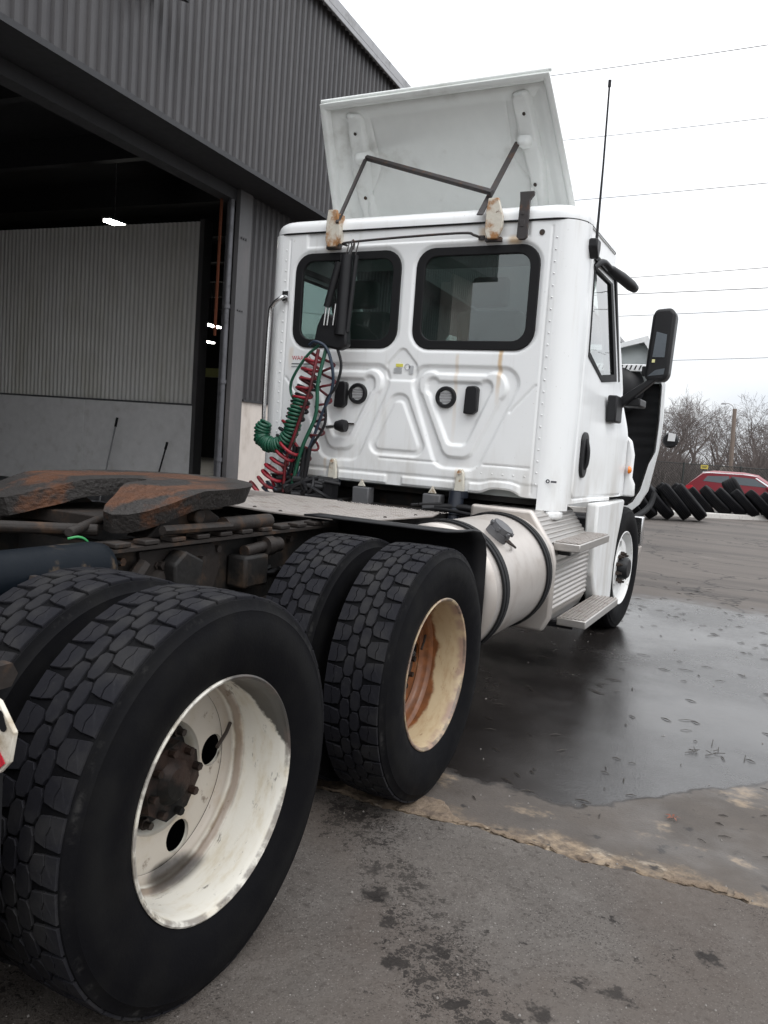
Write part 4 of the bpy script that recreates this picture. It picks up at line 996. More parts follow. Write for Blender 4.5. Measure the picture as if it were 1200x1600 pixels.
# side: one sheet with the belt bulging out towards the fender, door seams pressed in
ny, nzz = 240, 220
YY, ZZ = np.meshgrid(np.linspace(SIDE_Y0, 5.02, ny), np.linspace(1.10, ZR, nzz), indexing='ij')
xside = 1.15+.075*sstep(YY, 3.9, 4.85)*(1-sstep(ZZ, 1.55, 1.95))-.015*sstep(ZZ, 2.0, 2.84)
doorp = [(3.62, 1.135), (4.86, 1.135), (4.93, 1.45), (4.86, 1.93), (4.32, 2.70), (3.66, 2.70)]
winp = [(3.72, 2.06), (4.18, 1.94), (4.66, 1.99), (4.28, 2.63), (3.72, 2.63)]
ds = rounded(doorp, .05)(YY, ZZ); xside = xside-.012*np.exp(-(ds/.006)**2)+.004*(ds < 0)
hs = rounded([(3.74, 1.30), (3.88, 1.30), (3.88, 1.56), (3.74, 1.56)], .05)(YY, ZZ); xside = xside-.022*(1-sstep(hs, -.02, .005))
Ym, Zm = (YY[:-1, :-1]+YY[1:, 1:])/2, (ZZ[:-1, :-1]+ZZ[1:, 1:])/2
ws = rounded(winp, .06)(Ym, Zm)
pill = Ym > 4.98-.62*np.clip((Zm-1.95)/.85, 0, 1)          # in front of the windscreen pillar
lowc = (Ym > 4.55) & (Zm < 1.12)
isdoor = rounded(doorp, .05)(Ym, Zm) < 0
for s in (1, -1):
    P = np.stack([XC+s*(xside+.0-.0), YY, ZZ], -1)
    part(MB().grid(P, ~(ws < 0) & ~pill & ~lowc & ~isdoor), 'cab_side', M_white2, cab, smooth=60)
    dr = part(MB().grid(P, ~(ws < 0) & isdoor), 'door', M_white2, smooth=60)
    fx = lambda y, z, d: XC+s*(1.15+.004-.015*float(sstep(np.array(z), 2.0, 2.84))+d)
    # window gasket and glass follow the leaning side
    wo = densify(winp, .05); mb = MB(); k = len(wo)
    inn = densify([(3.76, 2.10), (4.19, 1.985), (4.58, 2.03), (4.25, 2.59), (3.76, 2.59)], .05)
    cyw, czw = 4.05, 2.3
    inn = [(cyw-.03+(y-cyw)*.86, czw+.012+(z-czw)*.92) for y, z in wo]; out2 = [(cyw+(y-cyw)*1.01, czw+(z-czw)*1.01) for y, z in wo]
    vs = [(fx(y, z, .006), y, z) for y, z in out2]+[(fx(y, z, .006), y, z) for y, z in inn]+[(fx(y, z, -.02), y, z) for y, z in out2]+[(fx(y, z, -.02), y, z) for y, z in inn]
    fs = []
    for i in range(k):
        j = (i+1) % k; fs += [(i, j, k+j, k+i), (i, 2*k+i, 2*k+j, j), (k+i, k+j, 3*k+j, 3*k+i)]
    part(MB().add(vs, fs), 'window_frame', M_blkm, dr)
    part(MB().add([(fx(y, z, -.008), y, z) for y, z in inn], [tuple(range(k))]), 'window_glass', M_glassl, dr)
    hx = XC+s*1.15
    part(MB().prism(rrect(3.74, 3.90, 1.27, 1.575, .075), 'x', hx-s*.006, hx+s*.024), 'door_handle', M_blk, dr, bevel=.012, segs=3)
    part(MB().tube(spline([(hx+s*.018, 3.82, 1.33), (hx+s*.034, 3.82, 1.37), (hx+s*.036, 3.82, 1.45), (hx+s*.018, 3.82, 1.53)], 5), .016, 8), 'handle_pull', M_blk, dr, smooth=50)
    # black quarter-window bar and look-down mirror arm at the top corner
    part(MB().tube(spline([(hx-s*.01, 3.71, 2.62), (hx+s*.025, 3.80, 2.675), (hx+s*.045, 3.96, 2.662)], 6), .020, 8), 'mirror_arm', M_blk, dr, smooth=50)
    part(MB().tube([(hx+s*.04, 3.93, 2.665), (hx+s*.048, 3.97, 2.66), (hx+s*.085, 4.12, 2.64), (hx+s*.125, 4.27, 2.615), (hx+s*.14, 4.33, 2.605), (hx+s*.145, 4.345, 2.602)], [.015, .028, .038, .038, .030, .012], 14), 'look_down_mirror', M_blk, dr, smooth=60)
    part(MB().prism([(3.69, 2.665), (4.33, 2.665), (4.75, 1.99), (4.80, 2.0), (4.36, 2.70), (3.69, 2.70)], 'x', hx-s*.05, hx+s*.006), 'window_trim', M_blkm, dr)
# black-and-white rear door pillar pocket and the front of the cab
wsf = MB(); 
for s in (1, -1): wsf.tube([(XC+s*1.08, 4.93, 1.93), (XC+s*1.03, 4.35, 2.80)], .05, 8)
part(wsf, 'windscreen_pillars', M_white2, cab, smooth=50)
part(MB().add([(XC-1.06, 4.95, 1.93), (XC+1.06, 4.95, 1.93), (XC+1.02, 4.37, 2.80), (XC-1.02, 4.37, 2.80)], [(0, 1, 2, 3)]), 'windscreen', M_glassl, cab)
part(MB().box((XC-1.13, 4.96, 1.12), (XC+1.13, 5.01, 1.92)), 'firewall', M_blkm, cab)
part(MB().box((XC-1.08, YB+.12, 1.08), (XC+1.08, 5.0, 1.115)), 'cab_floor', M_frame, cab)
part(MB().box((XC-1.05, 4.5, 1.6), (XC+1.05, 4.93, 1.92)), 'dashboard', M_cabin, cab, bevel=.06, segs=3)
part(MB().box((XC-1.03, YB+.10, 1.12), (XC+1.03, YB+.13, 2.03)).box((XC-1.03, YB+.10, 2.72), (XC+1.03, YB+.13, 2.83)), 'cabin_lining', M_cabin, cab)
part(MB().box((XC-1.02, YB+.2, 2.79), (XC+1.02, 4.35, 2.82)), 'headliner', M_cabin, cab)
for sx in (-.55, .45):
    st = part(MB().box((XC+sx-.25, 3.95, 1.55), (XC+sx+.25, 4.4, 1.68)), 'seat', M_seat, bevel=.05, segs=3)
    part(MB().prism([(3.80, 1.65), (3.96, 1.65), (3.84, 2.36), (3.70, 2.36)], 'x', XC+sx-.24, XC+sx+.24), 'seat_back', M_seat, st, bevel=.05, segs=3)
    part(MB().box((XC+sx-.13, 3.68, 2.38), (XC+sx+.13, 3.78, 2.58)), 'headrest', M_seat, st, bevel=.035, segs=3)
# steering wheel
sw = MB(); ring_ = [Vector((XC-.5+.22*math.cos(a), 4.45+.08*math.sin(a), 1.92+.2*math.sin(a))) for a in np.linspace(0, 2*PI, 25)]; sw.tube(ring_, .015, 8); part(sw, 'steering_wheel', M_blk, smooth=60)
# roof
def plan(d, r=.19, y1=4.46, y0=YB+.004, hw=1.147):
    out = []
    x0, x1, a0, a1 = XC-hw+d, XC+hw-d, y0+d, y1-d*1.6; r = max(.03, r-d*.5)
    for cx, cy, a in ((x1-r, a0+r, -PI/2), (x1-r, a1-r, 0), (x0+r, a1-r, PI/2), (x0+r, a0+r, PI)):
        for i in range(11): out.append((cx+r*math.cos(a+PI/2*i/10), cy+r*math.sin(a+PI/2*i/10)))
    return out
def roof():
    lev = [(.0, .006), (.0, .040), (.006, .060), (.018, .078), (.036, .092), (.062, .102), (.12, .110), (.25, .116), (.45, .119)]
    mb = MB(); k = 44
    vs = [(x, y, ZR+h) for d, h in lev for x, y in plan(d)]
    fs = [(l*k+i, l*k+(i+1) % k, (l+1)*k+(i+1) % k, (l+1)*k+i) for l in range(len(lev)-1) for i in range(k)]
    fs.append(tuple(range((len(lev)-1)*k, len(lev)*k)))
    return mb.add(vs, fs)
rf = part(roof(), 'roof', M_white2, smooth=50)
o1, o2 = plan(.004), plan(.06); part(MB().ring(o1, o2, 'z', ZR-.001, ZR+.0055), 'roof_edge', M_white2, rf)
sp = [(x, y-.0015 if y < YB+.1 else y, ZR+.002) for x, y in plan(.001)]
sp = [q for q in sp[33:] if q[1] < YB+.16]+[q for q in sp[:11] if q[1] < YB+.16]; sp.sort(key=lambda q: q[0]) if False else None
part(MB().tube(sp, .0065, 6), 'roof_seam', M_blkm, rf)
# rear windows
for k, (a, c) in enumerate(wins):
    w = part(MB().ring(rrect(a, c, 2.045, 2.70, .125), rrect(a+.062, c-.062, 2.045+.058, 2.70-.055, .085), 'y', YB+.002, YB+.03), 'rear_window', M_blkm, label=('left' if k == 0 else 'right')+' rear window pane with thick black rubber surround', bevel=.005)
    part(MB().prism(rrect(a+.055, c-.055, 2.10, 2.65, .085), 'y', YB+.018, YB+.022), 'glass', M_glass, w)
# vents, black latches, decals
for vx in (-.385, .275):
    cz = 1.735; v = part(MB().lathe([(YB+.02, .046), (YB-.004, .046), (YB-.014, .052), (YB-.014, .066), (YB-.002, .072), (YB+.02, .072)], 36, 'y', (vx, 0, cz)), 'vent', M_blk, smooth=35)
    part(MB().lathe([(YB+.008, .0001), (YB+.008, .047)], 30, 'y', (vx, 0, cz)), 'vent_face', M_white2, v)
    for q in range(4): part(MB().box((vx-.040, YB-.002, cz-.032+q*.018), (vx+.040, YB+.006, cz-.022+q*.018)), 'louvre', M_trim, v)
part(MB().prism([(.415, 1.635), (.475, 1.63), (.505, 1.655), (.505, 1.80), (.485, 1.815), (.43, 1.81), (.42, 1.79)], 'y', YB-.03, YB+.02), 'access_cover', M_blk, bevel=.008)
part(MB().prism([(-.555, 1.635), (-.495, 1.63), (-.465, 1.655), (-.465, 1.80), (-.485, 1.815), (-.54, 1.81), (-.55, 1.79)], 'y', YB-.03, YB+.02), 'access_cover', M_blk, bevel=.008)
mb = MB()
for k in range(22): mb.dome((.925, YB+.008, 1.22+k*.072), .0065, 7, 2)
for k in range(22): mb.dome((2*XC-.925, YB+.008, 1.22+k*.072), .0065, 7, 2)
for k in range(26):
    x = -.95+k*.072
    if abs(abs(x-XC)-.49) > .05: mb.dome((x, YB+.006, 1.262), .0065, 7, 2)
part(mb, 'rivets', M_white2, cab, kind='stuff', smooth=60)
part(MB().box((-.105, YB+.003, 1.925), (-.055, YB+.012, 1.945)), 'yellow_decal', M_decal, cab)
mb = MB()
for q in range(4): mb.box((-.12, YB+.004, 1.885+q*.009), (-.06, YB+.0085, 1.889+q*.009))
mb.lathe([(YB+.004, .022), (YB+.004, .016)], 20, 'y', (-.02, 0, 1.925)); mb.box((-.005, YB+.004, 1.88), (.025, YB+.0085, 1.935)); part(mb, 'warning_decal', M_decalg, cab)
cu = bpy.data.curves.new('txt', 'FONT'); cu.body = 'WARNING'; cu.size = .042; cu.extrude = .0008
to = bpy.data.objects.new('txt', cu); C.objects.link(to); dg = bpy.context.evaluated_depsgraph_get(); me = bpy.data.meshes.new_from_object(to.evaluated_get(dg)); bpy.data.objects.remove(to)
me.transform(Matrix.Translation((-.945, YB-.002+.008, 1.955)) @ Matrix.Rotation(PI/2, 4, 'X')); me.transform(Matrix.Translation(-ORG[cab.name])); me.materials.clear(); me.materials.append(M_decalr)
o = bpy.data.objects.new('warning_lettering', me); C.objects.link(o); o.parent = cab
part(MB().box((-.945, YB+.004, 1.925), (-.73, YB+.007, 1.931)).box((-.945, YB+.004, 1.905), (-.76, YB+.007, 1.909)), 'decal_lines', M_decald, cab)
part(MB().lathe([(YB+.012, .013), (YB+.012, .006)], 16, 'y', (1.0, 0, 1.245)).box((1.02, YB+.008, 1.238), (1.055, YB+.016, 1.250)), 'maker_badge', M_decald, cab)
part(MB().lathe([(YB+.004, .0001), (YB+.004, .018)], 16, 'y', (.83, 0, 2.765)).box((-.45, YB-.004, 1.52), (-.40, YB+.018, 1.53)), 'small_plug', M_nut, cab)
# brackets carrying the cab and the fairing
for bxm, lab in ((-.53, None), (.43, None)):
    br = part(MB().prism([(bxm-.035, 1.11), (bxm+.035, 1.11), (bxm+.024, 1.25), (bxm+.012, 1.275), (bxm-.012, 1.275), (bxm-.024, 1.25)], 'y', YB-.035, YB-.004), 'cab_bracket', M_rustw2, bevel=.004)
    part(MB().cyl((bxm, YB-.036, 1.255), (bxm, YB-.048, 1.255), .013, n=10), 'bracket_bolt', M_rustw, br)
    part(MB().tube([(bxm-.01, YB-.03, 1.125), (bxm-.01, YB-.05, .98)], .050, 16).tube([(bxm-.012, YB-.05, .98), (bxm-.015, YB-.07, .86)], .038, 14).box((bxm-.05, YB-.06, 1.09), (bxm+.05, YB+.02, 1.135)), 'shock_absorber', mat('black_blue_shock', (.014, .018, .028), .45, dirt=(.06, .05, .05)), br, smooth=40)
for xm in (-.30, .235):
    part(MB().box((xm-.065, YB-.02, .97), (xm+.065, YB+.07, 1.095)), 'cab_mount', M_grey, bevel=.01)
    part(MB().prism([(xm-.03, 1.10), (xm+.03, 1.10), (xm, 1.15)], 'y', YB-.012, YB+.002), 'mount_tab', M_rustw2, bevel=.003)
part(MB().box((XC-.9, YB+.25, .72), (XC+.9, YB+.55, 1.07)).box((XC-.32, 3.7, .55), (XC+.32, 5.9, 1.06)).box((XC-.55, YB+.02, .86), (XC+.55, YB+.12, .99)), 'gearbox', M_frame, bevel=.02)
part(MB().tube(spline([(.30, YB-.10, 1.02), (.5, YB-.05, 1.03), (.62, YB+.02, 1.0), (.78, YB+.1, 1.01)], 8), .022, 8).tube(spline([(.25, YB-.16, 1.0), (.42, YB-.2, 1.015), (.7, YB-.22, 1.0), (.95, YB-.1, 1.01)], 8), .012, 8).tube(spline([(.36, YB-.6, 1.06), (.45, YB-.45, 1.07), (.5, YB-.5, 1.075), (.42, YB-.62, 1.07)], 8), .008, 6), 'hoses_under_cab', M_blkm, smooth=60, kind='stuff')
def fb(x, s):  # rusty bracket folded over the roof edge
    o = part(MB().prism([(x-.055, 2.77), (x-.035, 2.725), (x+.03, 2.725), (x+.06, 2.79), (x+.058, 2.86), (x+.02, 2.975), (x-.045, 2.975), (x-.055, 2.90)], 'y', YB-.055, YB-.028), 'fairing_bracket', M_rustw, bevel=.005)
    part(MB().prism([(x+s*.055, 2.75), (x+s*.045, 2.75), (x+s*.03, 2.95), (x+s*.04, 2.95)], 'y', YB-.03, YB+.03), 'bracket_web', M_rustw, o)
    part(MB().box((x-.055, YB-.035, 2.715), (x+.05, YB-.002, 2.74)), 'bracket_foot', M_bar, o)
fb(-.635, 1); fb(.53, -1)
part(MB().prism([(.685, 2.73), (.70, 2.715), (.735, 2.715), (.75, 2.73), (.75, 2.95), (.775, 2.98), (.775, 3.0), (.685, 3.0), (.69, 2.95)], 'y', YB-.05, YB-.022).box((.70, YB-.053, 2.79), (.73, YB-.049, 2.83)).box((.706, YB-.054, 2.86), (.722, YB-.049, 2.88)), 'fairing_latch', M_bar, bevel=.006)
part(MB().tube(spline([(-.53, YB-.02, 2.735), (-.52, YB-.05, 2.748), (-.06, YB-.05, 2.765), (.33, YB-.05, 2.77), (.40, YB-.04, 2.757), (.44, YB-.008, 2.745)], 6), .008, 8).box((.425, YB-.02, 2.732), (.462, YB-.002, 2.758)), 'hose_rail', M_bar, smooth=50)
# ---- roof fairing tipped up
def fairing():
    nu, nv = 220, 140; U, V = np.meshgrid(np.linspace(-1, 1, nu), np.linspace(0, 1, nv), indexing='ij')
    hw = .825+.13*V
    base = np.stack([XC+U*hw, 3.50+.50*V+.10*V**2, 3.80-.72*V-.12*V**2], -1)
    nrm = np.array([0, -.82, -.57])
    x = U*hw; s_ = V*.95
    d = np.zeros_like(U)
    edge = np.minimum(hw-np.abs(x), s_*1.0)
    d += .050*(1-sstep(edge, .030, .055)) + .035*(1-sstep(edge, .08, .16))
    d -= .03*sstep(edge, .1, .5)                             # bowl
    for sg in (1, -1):
        xp = x*sg
        padc = .60+.03*V
        w = rounded([(.555, .12), (.66, .10), (.68, .30), (.72, .55), (.70, .95), (.60, .95), (.62, .62), (.575, .40)], .03)(xp, s_)
        d += .042*(1-sstep(w, -.012, .008))
        kb = rounded([(.545, .375), (.66, .375), (.66, .435), (.545, .435)], .028)(xp, s_); d += .050*(1-sstep(kb, -.025, .008))
        for (hx_, hs_) in ((.625, .24), (.655, .66)): d -= .02*np.exp(-(((xp-hx_)**2+(s_-hs_)**2)/.012**2))
        gr = np.abs(xp-(.50+.16*sstep(s_, .45, .75))); d -= .010*np.exp(-(gr/.012)**2)*sstep(s_, .1, .2)
    return MB().grid(base+nrm*d[..., None])
fr = part(fairing(), 'roof_fairing', M_fairing, smooth=60, label='pale roof fairing tipped up showing its ribbed inside')
sm = fr.modifiers.new('thick', 'SOLIDIFY'); sm.thickness = .012; sm.offset = -1
mb = MB().tube([(XC-.83, 3.455, 3.775), (XC+.83, 3.455, 3.775)], .014, 8); part(mb, 'edge_roll', M_fairing, fr, smooth=60)
mb = MB()
for sg in (1, -1):
    for (hx_, vv) in ((.625, .24/.95), (.655, .66/.95)):
        q = Vector((XC+sg*hx_, 3.50+.5*vv+.1*vv*vv, 3.80-.72*vv-.12*vv*vv))+Vector((0, -.82, -.57))*.038; mb.dome(q, .014, 10, 2, (0, -.82, -.57))
part(mb, 'fixing_holes', M_nut, fr)
def flat_bar(a, b_, w, th=.006, name='fairing_stay'):
    a, b_ = Vector(a), Vector(b_); d = (b_-a).normalized(); k = Vector((1, 0, 0)); k = (k-d*k.dot(d)).normalized(); n = d.cross(k)
    vs = [p+k*i*w/2+n*j*th/2 for p in (a, b_) for i, j in ((-1, -1), (1, -1), (1, 1), (-1, 1))]
    return part(MB().add(vs, [(0, 1, 2, 3), (7, 6, 5, 4), (0, 4, 5, 1), (1, 5, 6, 2), (2, 6, 7, 3), (3, 7, 4, 0)]), name, M_bar, fr, bevel=.002)
vv = .40/.95; KZ = 3.80-.72*vv-.12*vv*vv-.57*.05; KY = 3.50+.5*vv+.1*vv*vv-.82*.05
KL, KR = (XC-.57, KY, KZ), (XC+.57, KY, KZ)
flat_bar((.44, YB-.07, 2.87), KR, .042, .008)
flat_bar((-.60, YB-.06, 2.88), KL, .022, .02)
flat_bar(KL, (.49, YB-.01, 3.02), .03, .03, 'cross_brace')
# ---- antenna
an = part(MB().prism([(3.50, 2.755), (3.60, 2.755), (3.60, 2.70), (3.575, 2.64), (3.545, 2.64), (3.50, 2.70)], 'x', 1.085, 1.14), 'antenna', M_blk, bevel=.01)
part(MB().tube([(1.12, 3.55, 2.75), (1.118, 3.555, 3.2), (1.115, 3.54, 3.66)], [.009, .0065, .006], 8).cyl((1.115, 3.54, 3.66), (1.115, 3.539, 3.70), .010, n=8), 'antenna_rod', M_blk, an, smooth=60)
# ---- grab rail on the left rear edge
part(MB().tube(spline([(-1.02, YB-.005, 2.40), (-1.03, YB-.05, 2.385), (-1.09, YB-.06, 2.33), (-1.115, YB-.06, 2.22), (-1.115, YB-.06, 1.5), (-1.11, YB-.01, 1.44)], 8), .015, 10).box((-1.05, YB-.012, 2.37), (-1.0, YB+.002, 2.44)), 'grab_rail', M_chrome, smooth=50)
# ---- mirrors on the front corners
for s in (1, -1):
    X_ = lambda x: XC+s*(x-XC)
    mr_ = part(MB().prism([(X_(1.325), 2.00), (X_(1.355), 1.985), (X_(1.46), 1.985), (X_(1.49), 2.02), (X_(1.505), 2.46), (X_(1.47), 2.50), (X_(1.365), 2.49), (X_(1.345), 2.44)], 'y', 4.47, 4.62), 'side_mirror', M_blk, bevel=.03, segs=3, label='tall black side mirror' if s > 0 else None)
    part(MB().prism([(X_(1.372), 2.15), (X_(1.455), 2.15), (X_(1.458), 2.31), (X_(1.385), 2.33)], 'y', 4.464, 4.468), 'mirror_pane', M_mirror, mr_)
    part(MB().prism([(X_(1.35), 2.015), (X_(1.46), 2.03), (X_(1.465), 2.075), (X_(1.40), 2.06)], 'y', 4.464, 4.468), 'mirror_pane', M_mirror, mr_)
    part(MB().box((X_(1.372), 4.463, 2.112), (X_(1.392), 4.468, 2.135)), 'mirror_sticker', mat('pale_yellow_sticker', (.75, .72, .35), .5), mr_)
    part(MB().box((X_(1.30), 4.50, 2.02), (X_(1.36), 4.56, 2.09)), 'mirror_hinge', M_blk, mr_, bevel=.01)
    part(MB().prism([(X_(1.15), 1.77), (X_(1.19), 1.79), (X_(1.42), 2.0), (X_(1.36), 2.0), (X_(1.17), 1.86)], 'y', 4.48, 4.56), 'mirror_arm', M_blk, mr_, bevel=.012)
    part(MB().box((X_(1.12), 4.30, 1.67), (X_(1.19), 4.52, 1.86)).box((X_(1.17), 4.52, 1.80), (X_(1.31), 4.78, 1.86)), 'mirror_base', M_blk, mr_, bevel=.012)
# ---- lower skirt, marker lamp
for s in (1, -1):
    X_ = lambda x: XC+s*(x-XC)
    part(MB().prism([(4.03, 1.095), (5.0, 1.095), (4.93, .95), (4.83, .78), (4.775, .6), (4.765, .33), (4.30, .33), (4.06, .60)], 'x', X_(1.10), X_(1.185)), 'door_skirt', M_white2, bevel=.02, segs=3)
    part(MB().lathe([(0, .03), (.012, .028), (.022, .018), (.026, .0001)], 20, 'x', (X_(1.195)+(.0 if s > 0 else -.026), 4.96, 1.33)), 'marker_lamp', M_orange, smooth=50)
    part(MB().prism([(X_(1.12), 1.12), (X_(1.245), 1.12), (X_(1.24), 1.22), (X_(1.215), 1.27), (X_(1.218), 1.45), (X_(1.19), 1.56), (X_(1.12), 1.62)], 'y', 4.99, 5.06), 'fender_edge', M_white2, bevel=.015)
# ---- hood swung forward, seen from behind
def hood_outline(x, inset=0.): return x
ho = [(-1.02, .90), (-1.10, .98), (-1.17, 1.12), (-1.215, 1.42), (-1.238, 1.56), (-1.243, 1.80), (-1.236, 2.14), (-1.18, 2.36), (-1.03, 2.60), (-.75, 2.52), (0., 2.44)]
hi_ = [(-.985, .955), (-1.04, 1.0), (-1.10, 1.12), (-1.155, 1.38), (-1.208, 1.50), (-1.216, 1.80), (-1.208, 2.12), (-1.15, 2.32), (-1.00, 2.54), (-.75, 2.475), (0., 2.40)]
def both(h): return [(XC+x, z) for x, z in h]+[(XC-x, z) for x, z in h[::-1][1:]]
hin = both(hi_); ho = both(ho)
mb = MB().ring(ho, hin, 'y', 6.55, 6.60); k = len(ho)
def shrink(f): return [(XC+(x-XC)*f, 1.7+(z-1.7)*f) for x, z in ho]
lv = [(6.56, .995), (6.75, .955), (6.95, .90), (7.15, .80)]
for (ya, fa), (yb, fb_) in zip(lv, lv[1:]):
    A, B_ = shrink(fa), shrink(fb_)
    mb.add([(x, ya, z) for x, z in A]+[(x, yb, z) for x, z in B_], [(i, i+1, k+i+1, k+i) for i in range(k-1)])
mb.add([(x, 7.15, z) for x, z in shrink(.80)], [tuple(range(k))])
hd = part(mb, 'hood', M_white2, smooth=40, label='white hood swung forward with black liner inside')
mb = MB(); P = []
for z in np.linspace(.94, 2.30, 60):
    half = np.interp(z, [q[1] for q in hi_[:9]], [-q[0] for q in hi_[:9]])*.955
    yy = 6.78+.007*math.sin((z-.9)*62)*(z > 1.45)-.10*max(0, 1.35-z)
    P.append([(XC+t*half, yy+.06*abs(t)**4*0, z) for t in np.linspace(-1, 1, 30)])
part(mb.grid(np.array(P)), 'hood_liner', mat('hood_insulation', (.007, .007, .008), .9, var=.4), hd, smooth=50)
P = []
for z in np.linspace(2.16, 2.53, 20):
    half = np.interp(z, [q[1] for q in hi_[:9]], [-q[0] for q in hi_[:9]])
    P.append([(XC+t*half, 6.70-.05*math.sin((z-2.16)/.40*PI), z) for t in np.linspace(-1, 1, 24)])
part(MB().grid(np.array(P)), 'hood_cowl', mat('cowl_grey', (.42, .45, .45), .5), hd, smooth=50)
vt = part(MB().box((.30, 6.56, 2.26), (.98, 6.62, 2.33)), 'cowl_vent', M_white2, hd, bevel=.008)
for k in range(14): part(MB().prism([(.34+k*.044, 2.275), (.352+k*.044, 2.275), (.368+k*.044, 2.318), (.356+k*.044, 2.318)], 'y', 6.552, 6.558), 'vent_slot', M_blkm, hd)
part(MB().lathe([(6.50, .0001), (6.51, .12), (6.56, .20), (6.66, .25)], 28, 'y', (.72, 0, 2.10)), 'air_intake', M_blk, hd, smooth=50)
for s in (1, -1):
    X_ = lambda x: XC+s*(x-XC)
    part(MB().lathe([(0, .0001), (.0, .06), (.03, .075), (.07, .05), (.08, .0001)], 20, 'y', (X_(1.265), 6.57, 1.62)), 'hood_mirror', M_blk, hd, smooth=50)
    part(MB().prism([(X_(1.245), 1.61), (X_(1.31), 1.61), (X_(1.315), 1.68), (X_(1.25), 1.69)], 'y', 6.555, 6.564), 'hood_mirror_face', mat('mirror_white', (.75, .75, .75), .2), hd)
    # fender lip in black rubber
    part(MB().tube(spline([(X_(1.17), 6.6, 1.10), (X_(1.15), 6.5, .98), (X_(1.10), 6.25, .90), (X_(1.02), 6.0, .86)], 6), .028, 8), 'fender_lip', M_blkm, hd, smooth=50)
    part(MB().box((X_(1.08), 6.02, .64), (X_(1.18), 6.12, .90)), 'bumper_end', M_chrome, bevel=.012)
    part(MB().prism([(X_(1.03), .28), (X_(1.14), .28), (X_(1.18), .63), (X_(1.05), .63)], 'y', 6.02, 6.10), 'bumper_end', M_alud, bevel=.012)
part(MB().box((XC-1.1, 6.1, .35), (XC+1.1, 6.5, .85)), 'bumper', M_blk, bevel=.03)
part(MB().box((XC-.42, 5.2, .75), (XC+.42, 6.1, 1.5)).cyl((XC+.2, 5.25, 1.2), (XC+.2, 5.8, 1.2), .2, n=16), 'engine', M_frame, bevel=.04)

# ---- air lines and their tracker post (carried by the truck)
HY = 3.13
def hose(name, pts, r, mt, parent, n=7, label=None): return part(MB().tube(pts, r, n), name, mt, parent, smooth=70, label=label)
pg = part(MB().tube([(-.44, 3.24, 2.70), (-.44, 3.18, 2.60), (-.47, HY, 2.40)], .010, 8), 'hose_tracker', M_blk, smooth=60)
mb = MB().tube([(-.41, HY, 2.62), (-.415, HY-.01, 2.10)], .042, 12).tube([(-.345, HY+.01, 2.62), (-.37, HY, 2.12)], .016, 10).tube([(-.45, HY-.03, 2.57), (-.52, HY-.03, 2.28)], .026, 10)
part(mb, 'spring_sleeve', M_blk, pg, smooth=50)
mb = MB()
for dx in (-.525, -.50, -.455): mb.tube([(dx, HY-.03, 2.30), (dx-.012, HY-.03, 2.16)], .008, 8)
part(mb, 'sleeve_pins', M_chrome, pg, smooth=50)
part(MB().prism([(-.60, 2.16), (-.56, 2.25), (-.46, 2.22), (-.37, 2.15), (-.36, 2.03), (-.42, 2.00), (-.62, 2.04)], 'y', HY-.02, HY+.05), 'hose_clamp', M_blk, pg, bevel=.015)
for q in (-.42, -.385, -.35): part(MB().tube([(q, HY, 2.61), (q+.01, HY+.02, 2.71)], .004, 5), 'spring_hook', M_bar, pg, smooth=50)
mb = MB()
mb.tube([Vector((-.44, 3.25, 2.72))+Vector((0, .02*math.cos(t), .03*math.sin(t))) for t in np.linspace(0, 2*PI, 13)], .005, 6)
part(mb, 'spring_ring', M_bar, pg, smooth=50)
hs_ = pg
hose('coil_hose', helix([(-.60, HY, 1.97), (-.66, HY, 1.80), (-.71, HY, 1.62), (-.79, HY, 1.45)], .060, 8.5), .0105, M_red, hs_, label='red coiled air hose, upper run')
hose('coil_hose', helix([(-.63, HY+.02, 1.84), (-.70, HY+.02, 1.68), (-.76, HY+.02, 1.52), (-.83, HY+.02, 1.38)], .064, 9), .011, M_blk, hs_, label='black coiled electric cable')
hose('coil_hose', helix([(-.97, HY-.02, 1.49), (-1.0, HY-.02, 1.40), (-.94, HY-.02, 1.345), (-.84, HY-.02, 1.345), (-.76, HY-.02, 1.42), (-.73, HY-.02, 1.54), (-.70, HY, 1.66)], .046, 30, 12, 1.0), .0115, M_green, hs_, n=6, label='green tightly coiled air hose hanging in a loop')
hose('coil_hose', helix([(-.72, HY-.03, 1.36), (-.82, HY-.03, 1.24), (-.90, HY-.03, 1.11), (-1.02, HY-.05, .99)], .072, 7.5), .0115, M_red, hs_, label='red coiled air hose, lower run')
hose('coil_hose', helix([(-.74, HY+.02, 1.34), (-.82, HY+.02, 1.2), (-.87, HY+.02, 1.08), (-.93, HY, 1.0)], .055, 6), .010, M_bluh, hs_, label='blue coiled air hose')
hose('coil_hose', helix([(-.52, HY+.03, 1.95), (-.52, HY+.04, 1.78), (-.56, HY+.04, 1.58), (-.58, HY+.03, 1.42), (-.66, HY+.03, 1.28), (-.72, HY+.03, 1.12)], .05, 8), .009, M_dred, hs_, label='dark red stretched coil hose')
hose('straight_hose', spline([(-.51, HY-.02, 2.02), (-.54, HY-.05, 1.78), (-.55, HY-.04, 1.56), (-.64, HY-.04, 1.34), (-.73, HY, 1.08)], 8), .013, M_green, hs_)
hose('straight_hose', spline([(-.56, HY-.04, 2.0), (-.59, HY-.07, 1.73), (-.69, HY-.07, 1.42), (-.76, HY-.05, 1.24), (-.80, HY, 1.02)], 8), .012, M_dred, hs_)
hose('straight_hose', spline([(-.64, HY-.03, 2.03), (-.58, HY-.05, 2.05), (-.50, HY-.04, 2.01), (-.455, HY-.02, 1.88), (-.46, HY, 1.74), (-.53, HY, 1.56), (-.60, HY, 1.36), (-.70, HY, 1.1)], 8), .011, M_bluh, hs_)
